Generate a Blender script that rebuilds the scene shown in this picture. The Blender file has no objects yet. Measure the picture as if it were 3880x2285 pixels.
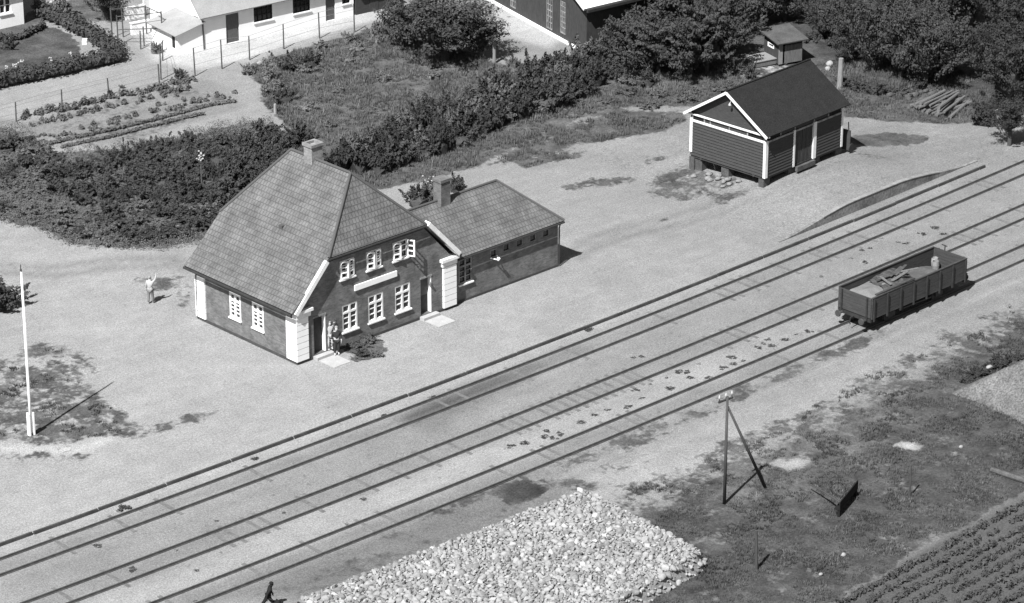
import bpy, bmesh, math, random
import numpy as np
from mathutils import Vector, Matrix, Euler, noise as mnoise
R = math.radians
random.seed(7); rng = np.random.default_rng(7)
sc = bpy.context.scene
col = sc.collection

# ------------------------------------------------------------------ camera, sky, sun, exposure
cam_d = bpy.data.cameras.new('camera'); cam = bpy.data.objects.new('camera', cam_d); col.objects.link(cam)
cam.location = (-97.5587, -134.7086, 75.4403)
cam.rotation_euler = (R(90 - 23.3271), 0, R(-40.0932))
cam_d.sensor_fit = 'HORIZONTAL'; cam_d.angle = R(18.0706); cam_d.clip_start = 1; cam_d.clip_end = 6000
sc.camera = cam
SUN_EL, SUN_DIR = 51.8, Vector((7.26, 2.94, -9.96)).normalized()      # direction the light travels
world = bpy.data.worlds.new('World'); sc.world = world; world.use_nodes = True
wn = world.node_tree; bg = wn.nodes['Background']
sky = wn.nodes.new('ShaderNodeTexSky'); sky.sky_type = 'NISHITA'; sky.sun_disc = False
sky.sun_elevation = R(SUN_EL); sky.sun_rotation = math.atan2(-SUN_DIR.x, -SUN_DIR.y)
bw = wn.nodes.new('ShaderNodeRGBToBW')                                   # the photograph is black and white
wn.links.new(sky.outputs[0], bw.inputs[0]); wn.links.new(bw.outputs[0], bg.inputs['Color'])
bg.inputs['Strength'].default_value = 0.05
sun_d = bpy.data.lights.new('sun', 'SUN'); sun = bpy.data.objects.new('sun', sun_d); col.objects.link(sun)
sun_d.energy = 5.0; sun_d.angle = R(0.5); sun_d.color = (1, 1, 1)
sun.rotation_euler = SUN_DIR.to_track_quat('-Z', 'Y').to_euler(); sun.location = (-40, -20, 60)
sc.view_settings.view_transform = 'Standard'; sc.view_settings.look = 'None'
sc.view_settings.gamma = 1; sc.view_settings.exposure = 0.90
sc.render.engine = 'CYCLES'
sc.cycles.max_bounces = 4; sc.cycles.diffuse_bounces = 2
sc.render.filter_size = 2.4

# ------------------------------------------------------------------ materials
MATS = {}
def nodes_of(m):
    m.use_nodes = True; return m.node_tree, m.node_tree.nodes['Principled BSDF']
def gray(name, v, var=0.25, scale=3.0, rough=0.85, fine=0.0, fscale=30.0, bump=0.0, spec=0.2, stretch=None, world_space=False):
    """a grey material whose tone wanders by var at a coarse scale and by fine at a fine one"""
    m = bpy.data.materials.new(name); nt, b = nodes_of(m); N, L = nt.nodes, nt.links
    if world_space: co = N.new('ShaderNodeNewGeometry').outputs['Position']
    else: co = N.new('ShaderNodeTexCoord').outputs['Object']
    if stretch:
        mp = N.new('ShaderNodeMapping'); mp.inputs['Scale'].default_value = stretch
        L.new(co, mp.inputs[0]); co = mp.outputs[0]
    n1 = N.new('ShaderNodeTexNoise'); n1.inputs['Scale'].default_value = scale; n1.inputs['Detail'].default_value = 5
    n2 = N.new('ShaderNodeTexNoise'); n2.inputs['Scale'].default_value = fscale; n2.inputs['Detail'].default_value = 2
    L.new(co, n1.inputs[0]); L.new(co, n2.inputs[0])
    r1 = N.new('ShaderNodeMapRange'); r1.inputs[1].default_value = .25; r1.inputs[2].default_value = .75
    r1.inputs[3].default_value = v * (1 - var); r1.inputs[4].default_value = v * (1 + var); L.new(n1.outputs[0], r1.inputs[0])
    r2 = N.new('ShaderNodeMapRange'); r2.inputs[1].default_value = .25; r2.inputs[2].default_value = .75
    r2.inputs[3].default_value = 1 - fine; r2.inputs[4].default_value = 1 + fine; L.new(n2.outputs[0], r2.inputs[0])
    mu = N.new('ShaderNodeMath'); mu.operation = 'MULTIPLY'; L.new(r1.outputs[0], mu.inputs[0]); L.new(r2.outputs[0], mu.inputs[1])
    L.new(mu.outputs[0], b.inputs['Base Color'])
    b.inputs['Roughness'].default_value = rough; b.inputs['Specular IOR Level'].default_value = spec
    if bump:
        bp = N.new('ShaderNodeBump'); bp.inputs['Strength'].default_value = bump; bp.inputs['Distance'].default_value = .05
        L.new(n2.outputs[0], bp.inputs['Height']); L.new(bp.outputs[0], b.inputs['Normal'])
    MATS[name] = m; return m
def tiles(name, v, tw, th, mortar=.5, var=.3, rough=.8, bump=.4):
    """tiles or bricks on the UV map (metres): courses, single tiles of differing tone, weathering"""
    m = bpy.data.materials.new(name); nt, b = nodes_of(m); N, L = nt.nodes, nt.links
    co = N.new('ShaderNodeTexCoord').outputs['UV']
    br = N.new('ShaderNodeTexBrick'); br.inputs['Scale'].default_value = 1
    br.inputs['Brick Width'].default_value = tw; br.inputs['Row Height'].default_value = th
    br.inputs['Mortar Size'].default_value = th * .09; br.inputs['Mortar Smooth'].default_value = .4
    br.inputs['Color1'].default_value = (v * (1 - var),) * 3 + (1,); br.inputs['Color2'].default_value = (v * (1 + var),) * 3 + (1,)
    br.inputs['Mortar'].default_value = (v * mortar,) * 3 + (1,); L.new(co, br.inputs[0])
    n1 = N.new('ShaderNodeTexNoise'); n1.inputs['Scale'].default_value = .9; n1.inputs['Detail'].default_value = 6; L.new(co, n1.inputs[0])
    r1 = N.new('ShaderNodeMapRange'); r1.inputs[1].default_value = .3; r1.inputs[2].default_value = .7
    r1.inputs[3].default_value = .72; r1.inputs[4].default_value = 1.28; L.new(n1.outputs[0], r1.inputs[0])
    n2 = N.new('ShaderNodeTexNoise'); n2.inputs['Scale'].default_value = 3.2; n2.inputs['Detail'].default_value = 6; n2.inputs['Roughness'].default_value = .75; L.new(co, n2.inputs[0])
    r2 = N.new('ShaderNodeMapRange'); r2.inputs[1].default_value = .3; r2.inputs[2].default_value = .7
    r2.inputs[3].default_value = .74; r2.inputs[4].default_value = 1.26; L.new(n2.outputs[0], r2.inputs[0])
    bwn = N.new('ShaderNodeRGBToBW'); L.new(br.outputs[0], bwn.inputs[0])
    m1 = N.new('ShaderNodeMath'); m1.operation = 'MULTIPLY'; L.new(bwn.outputs[0], m1.inputs[0]); L.new(r1.outputs[0], m1.inputs[1])
    m2 = N.new('ShaderNodeMath'); m2.operation = 'MULTIPLY'; L.new(m1.outputs[0], m2.inputs[0]); L.new(r2.outputs[0], m2.inputs[1])
    L.new(m2.outputs[0], b.inputs['Base Color']); b.inputs['Roughness'].default_value = rough; b.inputs['Specular IOR Level'].default_value = .2
    bp = N.new('ShaderNodeBump'); bp.inputs['Strength'].default_value = bump; bp.inputs['Distance'].default_value = .04; bp.invert = True
    L.new(br.outputs['Fac'], bp.inputs['Height']); L.new(bp.outputs[0], b.inputs['Normal'])
    MATS[name] = m; return m
tiles('roof_tile', .116, .24, .33, mortar=.64, var=.08, bump=.55)
tiles('chimney_brick', .21, .25, .075, mortar=1.2, var=.2, bump=.15)
tiles('brick', .130, .25, .075, mortar=1.25, var=.22, bump=.15)
gray('white_paint', .80, .05, 2, .6, .05, 20)
gray('white_stucco', .78, .07, 1.2, .8, .05, 14)
gray('mortar_joint', .30, .1, 4)
gray('coping', .72, .12, 3, .7, .08, 12)
gray('frame_paint', .72, .06, 5, .5)
gray('glass', .018, .3, 2, .12, spec=.5)
gray('dark_door', .030, .3, 4, .6)
gray('door_wood', .085, .3, 5, .6, stretch=(6, 6, 1))
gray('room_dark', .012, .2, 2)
gray('concrete', .34, .12, 2, .9, .12, 18)
gray('plinth', .055, .25, 3, .9)
gray('gutter', .035, .2, 3, .5)
gray('roofing_felt', .021, .15, 1.5, .95, .40, 14, bump=.3, spec=.08)
gray('tarred_board', .046, .25, 2, .7, .3, 8, stretch=(1, 1, 14))
gray('tarred_upright', .046, .3, 2, .8, .35, 5, stretch=(7, 7, .6))
gray('grey_board', .12, .35, 2, .85, .3, 8, stretch=(8, 8, .8))
gray('trim_paint', .66, .1, 3, .6, .1, 20)
gray('worn_trim', .22, .5, 2.5, .7, .2, 12)
gray('pier_block', .075, .35, 3, .9, .3, 14)
gray('rail_steel', .056, .3, 3, .55, .2, 20)
gray('sleeper_wood', .124, .22, 3, .95, .25, 10)
gray('kerb_stone', .050, .4, 1.3, .9, .3, 12)
gray('kerb_top', .20, .3, 2, .9, .2, 14)
gray('retaining_wall', .15, .5, .9, .9, .4, 7)
gray('wagon_board', .050, .25, 1.5, .75, .25, 9, stretch=(1, 1, 9))
gray('wagon_inside', .062, .3, 2, .8, .2, 9)
gray('wagon_iron', .030, .3, 4, .6)
gray('buffer_iron', .05, .3, 4, .5)
gray('canvas', .062, .5, 2.5, .85, .25, 8, bump=.4)
gray('dark_sand', .085, .25, 2, .95, .25, 20, bump=.3)
gray('load_sand', .150, .2, 2, .95, .25, 24, bump=.4)
gray('pole_wood', .055, .3, 3, .85, .2, 14, stretch=(8, 8, .7))
gray('pale_wood', .20, .3, 3, .85, .2, 14, stretch=(8, 8, .7))
gray('post_wood', .075, .35, 3, .85, .3, 14)
gray('wire', .16, .1, 3, .6)
gray('porcelain', .42, .03, 3, .3, spec=.5)
gray('stone', .242, .28, 1.1, .9, .20, 11, bump=.35, world_space=True)
gray('stone_dark', .18, .3, 1.4, .9, .2, 11, bump=.35)
gray('stone_pale', .285, .2, 1.4, .9, .15, 11, bump=.3)
gray('stone_white', .35, .15, 1.4, .85, .1, 11)
gray('pale_stone', .26, .15, 3, .85, .1, 12)
gray('gravel_heap', .11, .3, 1.2, .95, .55, 9, bump=.8)
gray('dry_blade', .15, .3, 1.5, .8, .2, 5, world_space=True)
gray('bark', .06, .35, 4, .9, .3, 12)
gray('leaf_mid', .080, .38, 1.2, .75, .25, 9, world_space=True)
gray('leaf_dark', .043, .42, 1.0, .75, .25, 9, world_space=True)
gray('leaf_black', .030, .40, 1.0, .75, .25, 9, world_space=True)
gray('leaf_grey', .100, .30, .7, .8, .25, 9, world_space=True)
gray('leaf_soft', .11, .32, .8, .8, .25, 9, world_space=True)
gray('grass_blade', .092, .42, .55, .8, .25, 4, world_space=True)
gray('field_blade', .074, .6, .5, .8, .3, 4, world_space=True)
gray('crop_leaf', .052, .3, 1.5, .7, .25, 12)
gray('petal', .34, .08, 5)
gray('skin', .42, .05, 6, .6)
gray('dark_cloth', .030, .2, 6)
gray('pale_cloth', .42, .15, 6)
gray('shirt', .36, .05, 6)
gray('trousers', .16, .15, 6)
gray('black_cloth', .012, .2, 6)
gray('hut_roof', .070, .3, 1.5, .9, .3, 14)
gray('roof_sheet', .26, .10, 1.5, .8, .25, 22)
gray('white_roof', .70, .08, 1)

# ------------------------------------------------------------------ mesh helpers
class MB:
    """collects faces; build() links them as ONE mesh object"""
    def __init__(s): s.v = []; s.f = []; s.uv = {}
    def face(s, pts, uv=None):
        i = len(s.v); s.v += [tuple(p) for p in pts]; s.f.append(tuple(range(i, i + len(pts))))
        if uv is not None: s.uv[len(s.f) - 1] = uv
    def box(s, lo, hi, M=None, uvs=False):
        x0, y0, z0 = lo; x1, y1, z1 = hi
        c = [(x0,y0,z0),(x1,y0,z0),(x1,y1,z0),(x0,y1,z0),(x0,y0,z1),(x1,y0,z1),(x1,y1,z1),(x0,y1,z1)]
        if M is not None: c = [tuple(M @ Vector(p)) for p in c]
        for q in ((0,3,2,1),(4,5,6,7),(0,1,5,4),(1,2,6,5),(2,3,7,6),(3,0,4,7)):
            p = [c[k] for k in q]; s.face(p, auto_uv(p) if uvs else None)
    def beam(s, a, b, w, h=None, up=(0,0,1)):
        a, b = Vector(a), Vector(b); d = b - a; L_ = d.length; d.normalize(); h = h or w
        u = Vector(up)
        if abs(d.dot(u)) > .98: u = Vector((0,1,0))
        sx = d.cross(u).normalized(); sz = sx.cross(d)
        M = Matrix.Translation(a) @ Matrix((sx, d, sz)).transposed().to_4x4()
        s.box((-w/2, 0, -h/2), (w/2, L_, h/2), M)
    def tube(s, pts, rad, n=8, cap=True):
        """tapered tube through points; rad is one radius or one per point"""
        pts = [Vector(p) for p in pts]; rad = rad if hasattr(rad, '__len__') else [rad] * len(pts)
        rings = []
        for i, p in enumerate(pts):
            d = (pts[min(i+1, len(pts)-1)] - pts[max(i-1, 0)]).normalized()
            u = Vector((0,0,1)) if abs(d.z) < .9 else Vector((1,0,0))
            a = d.cross(u).normalized(); b = d.cross(a)
            i0 = len(s.v); s.v += [tuple(p + rad[i] * (math.cos(2*math.pi*k/n) * a + math.sin(2*math.pi*k/n) * b)) for k in range(n)]
            rings.append(i0)
        for r0, r1 in zip(rings, rings[1:]):
            for k in range(n): s.f.append((r0+k, r1+k, r1+(k+1) % n, r0+(k+1) % n))
        if cap:
            s.f.append(tuple(rings[0]+k for k in range(n))); s.f.append(tuple(rings[-1]+k for k in reversed(range(n))))
    def blob(s, c, r, sub=1, jit=.18, seed=0):
        """rough stone or clump: a jittered icosphere; r is (rx, ry, rz)"""
        bm = bmesh.new(); bmesh.ops.create_icosphere(bm, subdivisions=sub, radius=1)
        rr = random.Random(seed); o = Vector((rr.random()*50, rr.random()*50, rr.random()*50)); i0 = len(s.v)
        for v in bm.verts:
            k = 1 + jit * 2 * mnoise.noise(v.co * 1.3 + o)
            s.v.append((c[0] + v.co.x*r[0]*k, c[1] + v.co.y*r[1]*k, c[2] + v.co.z*r[2]*k))
        for f in bm.faces: s.f.append(tuple(i0 + v.index for v in f.verts))
        bm.free()
    def build(s, name, mat, parent=None, smooth=False, loc=None):
        me = bpy.data.meshes.new(name); me.from_pydata(s.v, [], s.f); me.validate(); 
        if s.uv and len(me.polygons) == len(s.f):
            ul = me.uv_layers.new(name='UVMap').data
            for p in me.polygons:
                if p.index in s.uv:
                    for li, t in zip(p.loop_indices, s.uv[p.index]): ul[li].uv = t
        me.materials.append(MATS[mat] if isinstance(mat, str) else mat)
        if smooth: me.polygons.foreach_set('use_smooth', [True] * len(me.polygons))
        o = bpy.data.objects.new(name, me); col.objects.link(o)
        if parent is not None: o.parent = parent
        if loc is not None: o.location = loc
        return o
def auto_uv(p):
    """planar UV in metres: u along the horizontal of the face, v up its slope"""
    p = [Vector(q) for q in p]; n = (p[1]-p[0]).cross(p[2]-p[0]).normalized()
    u = Vector((0,0,1)).cross(n)
    u = Vector((1,0,0)) if u.length < .05 else u.normalized()
    v = n.cross(u)
    return [(q.dot(u), q.dot(v)) for q in p]
def tag(o, label=None, cat=None, group=None, kind=None):
    if label: o['label'] = label
    if cat: o['category'] = cat
    if group: o['group'] = group
    if kind: o['kind'] = kind
    return o
def empty(name, loc, rz=0, label=None, cat=None, group=None):
    o = bpy.data.objects.new(name, None); col.objects.link(o); o.location = loc; o.rotation_euler = (0, 0, rz)
    o.empty_display_size = .3
    return tag(o, label, cat, group)
def copy_tree(o, loc=None, rz=None, scale=None, parent=None, label=None):
    c = o.copy(); col.objects.link(c)
    if parent is not None: c.parent = parent
    if loc is not None: c.location = loc
    if rz is not None: c.rotation_euler = (0, 0, rz)
    if scale is not None: c.scale = scale if hasattr(scale, '__len__') else (scale,) * 3
    if label: c['label'] = label
    for ch in o.children: copy_tree(ch, parent=c)
    return c
def swap(o, me):                     # same thing, another mesh
    o.data = me; return o
def sstep(a, b, x): t = np.clip((x - a) / (b - a), 0, 1); return t * t * (3 - 2 * t)

# ------------------------------------------------------------------ ground
X0 = -37.56
def curve(x): return 5.257 * ((x - X0) / 100) ** 2          # the tracks bend gently
KERB, T1, T2, T3, RAMPV = -7.9, -9.91, -14.55, -18.66, -7.05
BED = -.15
def mound(x, v, y):
    hx = sstep(33.5, 41, x) * (1 - sstep(45, 53, x))
    return .72 * hx * (1 - .60 * sstep(3, 10, y)) * (1 - sstep(11, 17, y)) * (v > RAMPV)
def gz(x, y):
    v = y - curve(x); x = np.asarray(x, float)
    south = BED + 0 * x
    step = 1 - sstep(52, 58, x)
    north = BED * (1 - step)
    z = np.where(v > KERB, north, south) + mound(x, v, y)
    return z if z.ndim else float(z)
def inside(poly, px, py):
    r = np.zeros(px.shape, bool); n = len(poly); j = n - 1
    for i in range(n):
        xi, yi = poly[i]; xj, yj = poly[j]
        with np.errstate(divide='ignore', invalid='ignore'):
            r ^= ((yi > py) != (yj > py)) & (px < (xj - xi) * (py - yi) / ((yj - yi) or 1e-9) + xi)
        j = i
    return r
def sdist(poly, px, py):
    d = np.full(px.shape, 1e9); n = len(poly)
    for i in range(n):
        ax, ay = poly[i]; bx, by = poly[(i+1) % n]; ex, ey = bx-ax, by-ay
        t = np.clip(((px-ax)*ex + (py-ay)*ey) / (ex*ex + ey*ey + 1e-9), 0, 1)
        d = np.minimum(d, np.hypot(px-ax-t*ex, py-ay-t*ey))
    return np.where(inside(poly, px, py), d, -d)
def along(v, xa, xb, step=2.0):
    n = max(2, int((xb-xa)/step)); return [(xa+(xb-xa)*i/n, v + curve(xa+(xb-xa)*i/n)) for i in range(n+1)]
def ribbon(pts, w):
    L_, R_ = [], []
    for i, (x, y) in enumerate(pts):
        a = pts[max(i-1,0)]; b_ = pts[min(i+1,len(pts)-1)]; d = Vector((b_[0]-a[0], b_[1]-a[1])).normalized()
        L_.append((x - d.y*w/2, y + d.x*w/2)); R_.append((x + d.y*w/2, y - d.x*w/2))
    return L_ + R_[::-1]
def shift(pts, d): return [(x + d*.35, y + d*.93) for x, y in pts]
RUT_A = [(59.44,-1.62),(52.75,0.29),(44.50,1.58),(36.71,1.11),(30.43,1.91),(25.12,2.44),(22.25,1.45)]
RUT_B = [(-5.35,23.93),(-3.06,21.16),(0.29,20.01),(3.13,18.03),(3.90,16.12)]
RUT_C = [(42.86,-16.34),(34.33,-16.90),(24.83,-17.87),(16.46,-18.23),(8.30,-18.84),(2.53,-18.82)]
# what grows or lies where: (attribute, value, width of the soft edge in metres, outline on the ground)
ZONES = [
 ('gtone', .080, 1, [(22.63,68.14),(57.82,38.38),(40.03,18.42),(3.47,37.23)]),
 ('veg', 1, .6, [(62.77,44.89),(94.66,17.91),(71.26,-1.56),(62.16,3.75),(58.61,17.54),(49.05,28.54)]),
 # shrub bank left of the station and the verge behind the yard
 ('veg', 1, .5, [(7.12,46.24),(8.46,42.20),(8.02,37.51),(13.03,34.88),(19.74,34.53),(22.10,33.58),(21.51,30.45),(20.15,26.56),(17.02,24.81),(11.04,21.44),(7.30,18.81),(3.98,19.28),(1.76,21.32),(0.09,23.77),(0.13,27.07),(-1.90,31.47)]),
 ('veg', 1, .6, [(26.28,39.79),(27.43,43.34),(31.75,44.34),(38.07,44.40),(42.15,45.26),(42.11,32.07),(49.64,29.21),(54.12,25.43),(60.82,19.75),(66.88,12.29),(64.36,5.37),(59.85,1.67),(56.90,4.16),(53.47,8.11),(51.72,10.65),(48.32,16.75),(46.14,17.29),(43.37,19.64),(39.09,20.27),(33.51,19.28),(28.11,17.86),(24.44,17.57),(19.49,18.92),(17.23,24.64),(22.21,31.40),(24.30,37.06)]),
 ('veg', .80, .8, [(32.85,19.34),(41.54,20.11),(45.69,16.81),(44.04,15.03),(39.70,15.59),(35.24,16.30),(30.79,16.08),(28.28,17.23)]),
 ('veg', .9, .7, [(36.78,18.06),(41.30,17.35),(43.83,15.21),(41.64,14.46),(38.08,15.42),(35.70,16.42)]),
 ('veg', .85, .4, [(29.90,16.06),(32.80,16.36),(35.05,15.26),(33.84,14.29),(31.81,15.22),(29.72,15.23)]),
 ('veg', .76, .5, [(29.44,11.26),(31.90,11.27),(34.60,9.94),(33.92,8.80),(31.24,9.74),(29.37,10.38)]),
 ('veg', .62, .8, [(33.44,7.88),(35.82,8.92),(38.50,9.08),(38.44,6.70),(38.44,4.79),(36.40,4.16),(33.60,4.20),(32.73,6.32)]),
 ('veg', .62, .5, [(34.54,2.95),(36.95,3.22),(38.44,2.90),(37.15,1.94),(34.85,1.77)]),
 ('veg', .62, .5, [(36.10,11.60),(38.09,11.40),(38.55,10.32),(36.31,10.25)]),
 ('veg', .60, .5, [(35.45,5.43),(38.75,5.49),(38.79,4.02),(35.42,3.12)]),
 ('veg', .6, .4, [(30.57,3.57),(31.68,3.27),(31.51,2.33),(30.30,2.90)]),
 ('veg', .98, .4, [(50.42,5.70),(52.93,4.92),(54.43,3.34),(54.44,2.31),(53.26,1.87),(51.25,2.57),(49.05,3.43),(48.23,4.32)]),
 ('veg', .55, .5, [(46.57,3.24),(48.47,2.12),(48.61,0.04),(47.28,0.97)]),
 # bare yard by the houses, garden path, gravel corner in front of the barn
 ('veg', 0, .5, [(25.04,58.49),(27.64,57.53),(31.19,55.79),(42.21,50.29),(44.31,48.51),(42.17,45.87),(37.44,45.54),(31.79,44.89),(27.69,43.69),(25.79,43.02),(24.35,38.10),(22.95,32.86),(22.12,31.27),(22.58,34.23),(24.23,39.85),(23.97,43.42),(17.70,44.28),(7.55,46.94),(9.06,49.40),(15.85,49.16),(21.72,48.74),(23.00,51.15),(23.42,54.96)]),
 ('tone', .34, .8, [(27.11,56.74),(31.19,55.79),(42.21,50.29),(44.31,48.51),(42.35,46.10),(37.67,45.83),(32.17,45.41),(28.46,44.77),(24.78,45.58),(23.58,48.91)]),
 ('veg', 0, .6, [(49.88,42.52),(50.30,40.89),(48.87,33.68),(47.00,32.87),(46.64,34.72),(46.48,37.28),(48.02,40.30)]),
 ('tone', .30, .6, [(49.88,42.52),(50.30,40.89),(48.87,33.68),(47.00,32.87),(46.64,34.72),(46.48,37.28),(48.02,40.30)]),
 ('tone', .165, .5, [(7.97,46.58),(9.66,44.10),(23.97,43.42),(24.29,40.91),(22.86,36.98),(13.14,36.00),(8.69,38.54)]),
 ('veg', .42, .5, [(9.23,44.46),(24.22,43.77),(22.64,37.16),(13.14,36.00),(8.69,38.54)]),
 ('veg', 1, .3, [(17.41,63.09),(20.91,61.98),(22.46,59.43),(21.56,55.33),(19.58,52.29),(16.37,51.55),(10.38,51.57)]),
 ('gtone', .060, .3, [(17.41,63.09),(20.91,61.98),(22.46,59.43),(21.56,55.33),(19.58,52.29),(16.37,51.55),(10.38,51.57)]),
 ('veg', .9, .6, [(18.16,64.31),(21.94,63.61),(25.68,65.56),(29.67,62.19),(26.42,57.32),(25.54,58.69),(23.27,61.23),(20.40,61.17),(16.92,62.28)]),
 ('veg', .25, .6, [(43.74,35.39),(46.18,36.93),(46.23,34.23),(46.54,32.78),(43.70,33.06)]),
 # rough ground round the hut and the stacked poles
 ('veg', .55, .6, [(55.34,22.05),(57.92,22.21),(57.73,18.29),(54.27,17.23),(53.35,19.14)]),
 ('tone', .30, .5, [(55.45,21.96),(58.04,22.34),(58.06,18.01),(54.27,17.23),(53.35,19.14)]),
 ('veg', .4, .5, [(57.85,14.77),(58.98,12.69),(57.54,11.69),(57.07,13.20)]),
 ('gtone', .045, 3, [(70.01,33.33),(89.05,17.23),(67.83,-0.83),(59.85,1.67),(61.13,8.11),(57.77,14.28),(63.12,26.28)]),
 # yard patches
 ('veg', .64, .9, [(-13.97,11.69),(-10.66,11.83),(-9.40,11.66),(-9.74,7.75),(-10.35,4.34),(-11.04,0.10),(-10.32,-1.98),(-13.25,-1.24),(-14.47,-1.12),(-15.47,-1.06),(-17.41,1.10),(-19.25,3.05)]),
 ('veg', .56, .8, [(-10.35,12.32),(-8.44,11.45),(-8.09,8.18),(-9.12,5.79),(-10.81,6.51),(-11.49,9.23),(-12.07,10.45)]),
 ('veg', .60, .6, [(-13.00,-1.25),(-11.11,-1.19),(-8.39,-1.12),(-6.87,-2.06),(-7.82,-2.62),(-10.44,-2.55),(-12.61,-2.24)]),
 ('veg', .55, .5, [(-19.73,2.27),(-17.01,-0.28),(-15.19,-2.21),(-16.17,-2.53),(-18.58,-0.75),(-20.30,1.34)]),
 ('tone', .32, .5, [(-19.31,2.96),(-17.52,0.93),(-15.19,-1.04),(-13.41,-0.70),(-13.28,-1.48),(-15.19,-1.82),(-17.95,0.25),(-19.73,2.27)]),
 ('veg', .58, .5, [(-0.73,16.71),(0.56,16.44),(2.24,15.02),(1.53,13.57),(0.08,13.59),(-1.04,14.94)]),
 ('veg', .48, .4, [(2.78,16.23),(2.99,14.39),(-1.05,9.02),(-1.10,10.61)]),
 ('veg', .30, .6, [(-3.31,-4.72),(-1.65,-4.75),(-1.62,-5.81),(-2.93,-6.07)]),
 ('tone', .20, 1.2, [(3.30,19.16),(5.96,18.64),(4.84,16.17),(2.59,16.38)]),
 ('tone', .21, 1.0, [(-9.71,18.67),(-6.13,17.23),(-6.34,14.26),(-9.74,13.30),(-12.19,14.62)]),
 ('veg', 1, .25, [(3.30,0.19),(4.67,0.52),(5.93,0.82),(5.76,-0.17),(5.08,-1.61),(3.31,-2.18),(3.07,-1.25)]),
 ('gtone', .06, .25, [(3.30,0.19),(4.67,0.52),(5.93,0.82),(5.76,-0.17),(5.08,-1.61),(3.31,-2.18),(3.07,-1.25)]),
 ('tone', .150, .4, ribbon(RUT_A, .65)), ('tone', .150, .4, ribbon(shift(RUT_A, 1.35), .65)),
 ('tone', .165, .4, ribbon(RUT_B, .65)), ('tone', .165, .4, ribbon(shift(RUT_B, -1.4), .65)),
 # platform, ballast: soot, dark stains
 ('tone', .172, 1.0, [(-26.20,-10.59),(9.05,-9.49),(53.74,-6.69),(47.35,-12.36),(1.95,-14.46),(-24.59,-15.44),(-27.62,-12.88)]),
 ('tone', .160, .6, ribbon(along(T1, -60, 100), 1.3)), ('tone', .160, .6, ribbon(along(T2, -60, 100), 1.3)), ('tone', .158, .6, ribbon(along(T3, -60, 100), 1.3)),
 ('tone', .055, .8, [(0.17,-8.95),(2.84,-8.47),(6.26,-8.21),(9.76,-8.29),(10.65,-8.68),(7.48,-9.23),(3.54,-9.75),(0.53,-9.93)]),
 ('tone', .120, .9, [(0.20,-9.99),(3.37,-9.95),(7.30,-9.44),(9.05,-9.49),(7.13,-10.00),(2.88,-10.91),(0.56,-11.30)]),
 ('tone', .110, .8, [(9.76,-8.29),(12.81,-7.94),(14.09,-7.89),(14.07,-8.62),(10.82,-8.83)]),
 # south side: weeds by the last rail, light cart road, rough field
 ('tone', .120, 1.2, [(-20.36,-19.02),(-11.83,-18.89),(-5.87,-18.64),(1.39,-18.49),(4.65,-18.69),(0.55,-22.74),(-5.27,-23.16),(-15.52,-23.10)]),
 ('veg', .50, .6, [(-5.59,-18.63),(1.39,-18.49),(11.73,-18.04),(20.36,-17.47),(26.47,-17.23),(30.11,-17.63),(26.75,-18.59),(19.48,-19.02),(10.68,-19.18),(0.95,-20.00),(-5.29,-19.91)]),
 ('veg', .64, .5, [(6.37,-19.36),(10.75,-19.10),(19.40,-18.45),(26.36,-17.67),(31.60,-17.19),(27.78,-18.56),(20.39,-19.07),(11.90,-19.81),(6.83,-20.15)]),
 ('veg', .60, .5, [(-9.98,-19.18),(-5.55,-18.91),(-1.62,-18.76),(2.04,-18.73),(-0.97,-19.31),(-5.52,-19.54),(-9.49,-19.88)]),
 ('veg', .46, 1.2, [(-19.15,-20.04),(-12.82,-20.21),(-6.95,-19.99),(-0.15,-20.31),(-0.12,-21.26),(-5.77,-22.15),(-15.52,-23.10)]),
 ('veg', .45, 1.0, [(1.10,-19.82),(7.30,-20.28),(9.30,-20.67),(5.98,-21.74),(1.33,-22.48),(-0.11,-21.57)]),
 ('tone', .155, 1.5, [(-0.76,-21.02),(8.63,-20.10),(22.91,-19.77),(40.47,-18.46),(45.33,-14.15),(24.03,-17.04),(7.97,-17.56),(-1.47,-18.58)]),
 ('tone', .135, 2.0, [(0.47,-25.67),(5.51,-25.10),(11.77,-24.71),(18.52,-24.11),(24.89,-23.24),(32.99,-21.99),(44.30,-20.88),(12.71,-47.79),(-10.96,-33.02)]),
 ('veg', .80, 2.2, [(0.47,-25.67),(5.83,-24.75),(12.12,-24.35),(18.89,-23.75),(25.29,-22.86),(33.43,-21.59),(44.79,-20.47),(12.71,-47.79),(-10.96,-33.02),(0.33,-26.14)]),
 ('veg', .58, 1.4, [(1.34,-23.10),(7.96,-22.45),(13.86,-22.54),(20.78,-21.88),(30.63,-20.36),(38.47,-19.60),(35.53,-22.22),(19.93,-24.28),(11.43,-25.06),(4.88,-25.78),(1.55,-25.39)]),
 ('gtone', .052, 3, [(-0.06,-23.43),(6.65,-25.43),(19.93,-24.28),(42.87,-22.11),(12.71,-47.79),(-10.96,-33.02)]),
 ('gtone', .074, 2, [(6.31,-22.65),(16.15,-21.77),(25.54,-21.99),(26.49,-24.23),(17.57,-29.60),(11.51,-29.55),(6.65,-28.50)]),
 ('veg', .97, .25, [(-1.47,-19.32),(-0.29,-18.83),(0.68,-19.34),(1.04,-20.39),(0.42,-21.10),(-0.60,-21.16),(-1.74,-20.56)]),
 ('gtone', .035, .3, [(-1.47,-19.32),(-0.29,-18.83),(0.68,-19.34),(1.04,-20.39),(0.42,-21.10),(-0.60,-21.16),(-1.74,-20.56)]),
 ('veg', .10, .4, [(11.76,-26.11),(12.65,-25.97),(13.88,-26.87),(13.11,-27.50),(12.02,-27.22)]),
 ('tone', .26, .5, [(11.76,-26.11),(12.65,-25.97),(13.88,-26.87),(13.11,-27.50),(12.02,-27.22)]),
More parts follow.
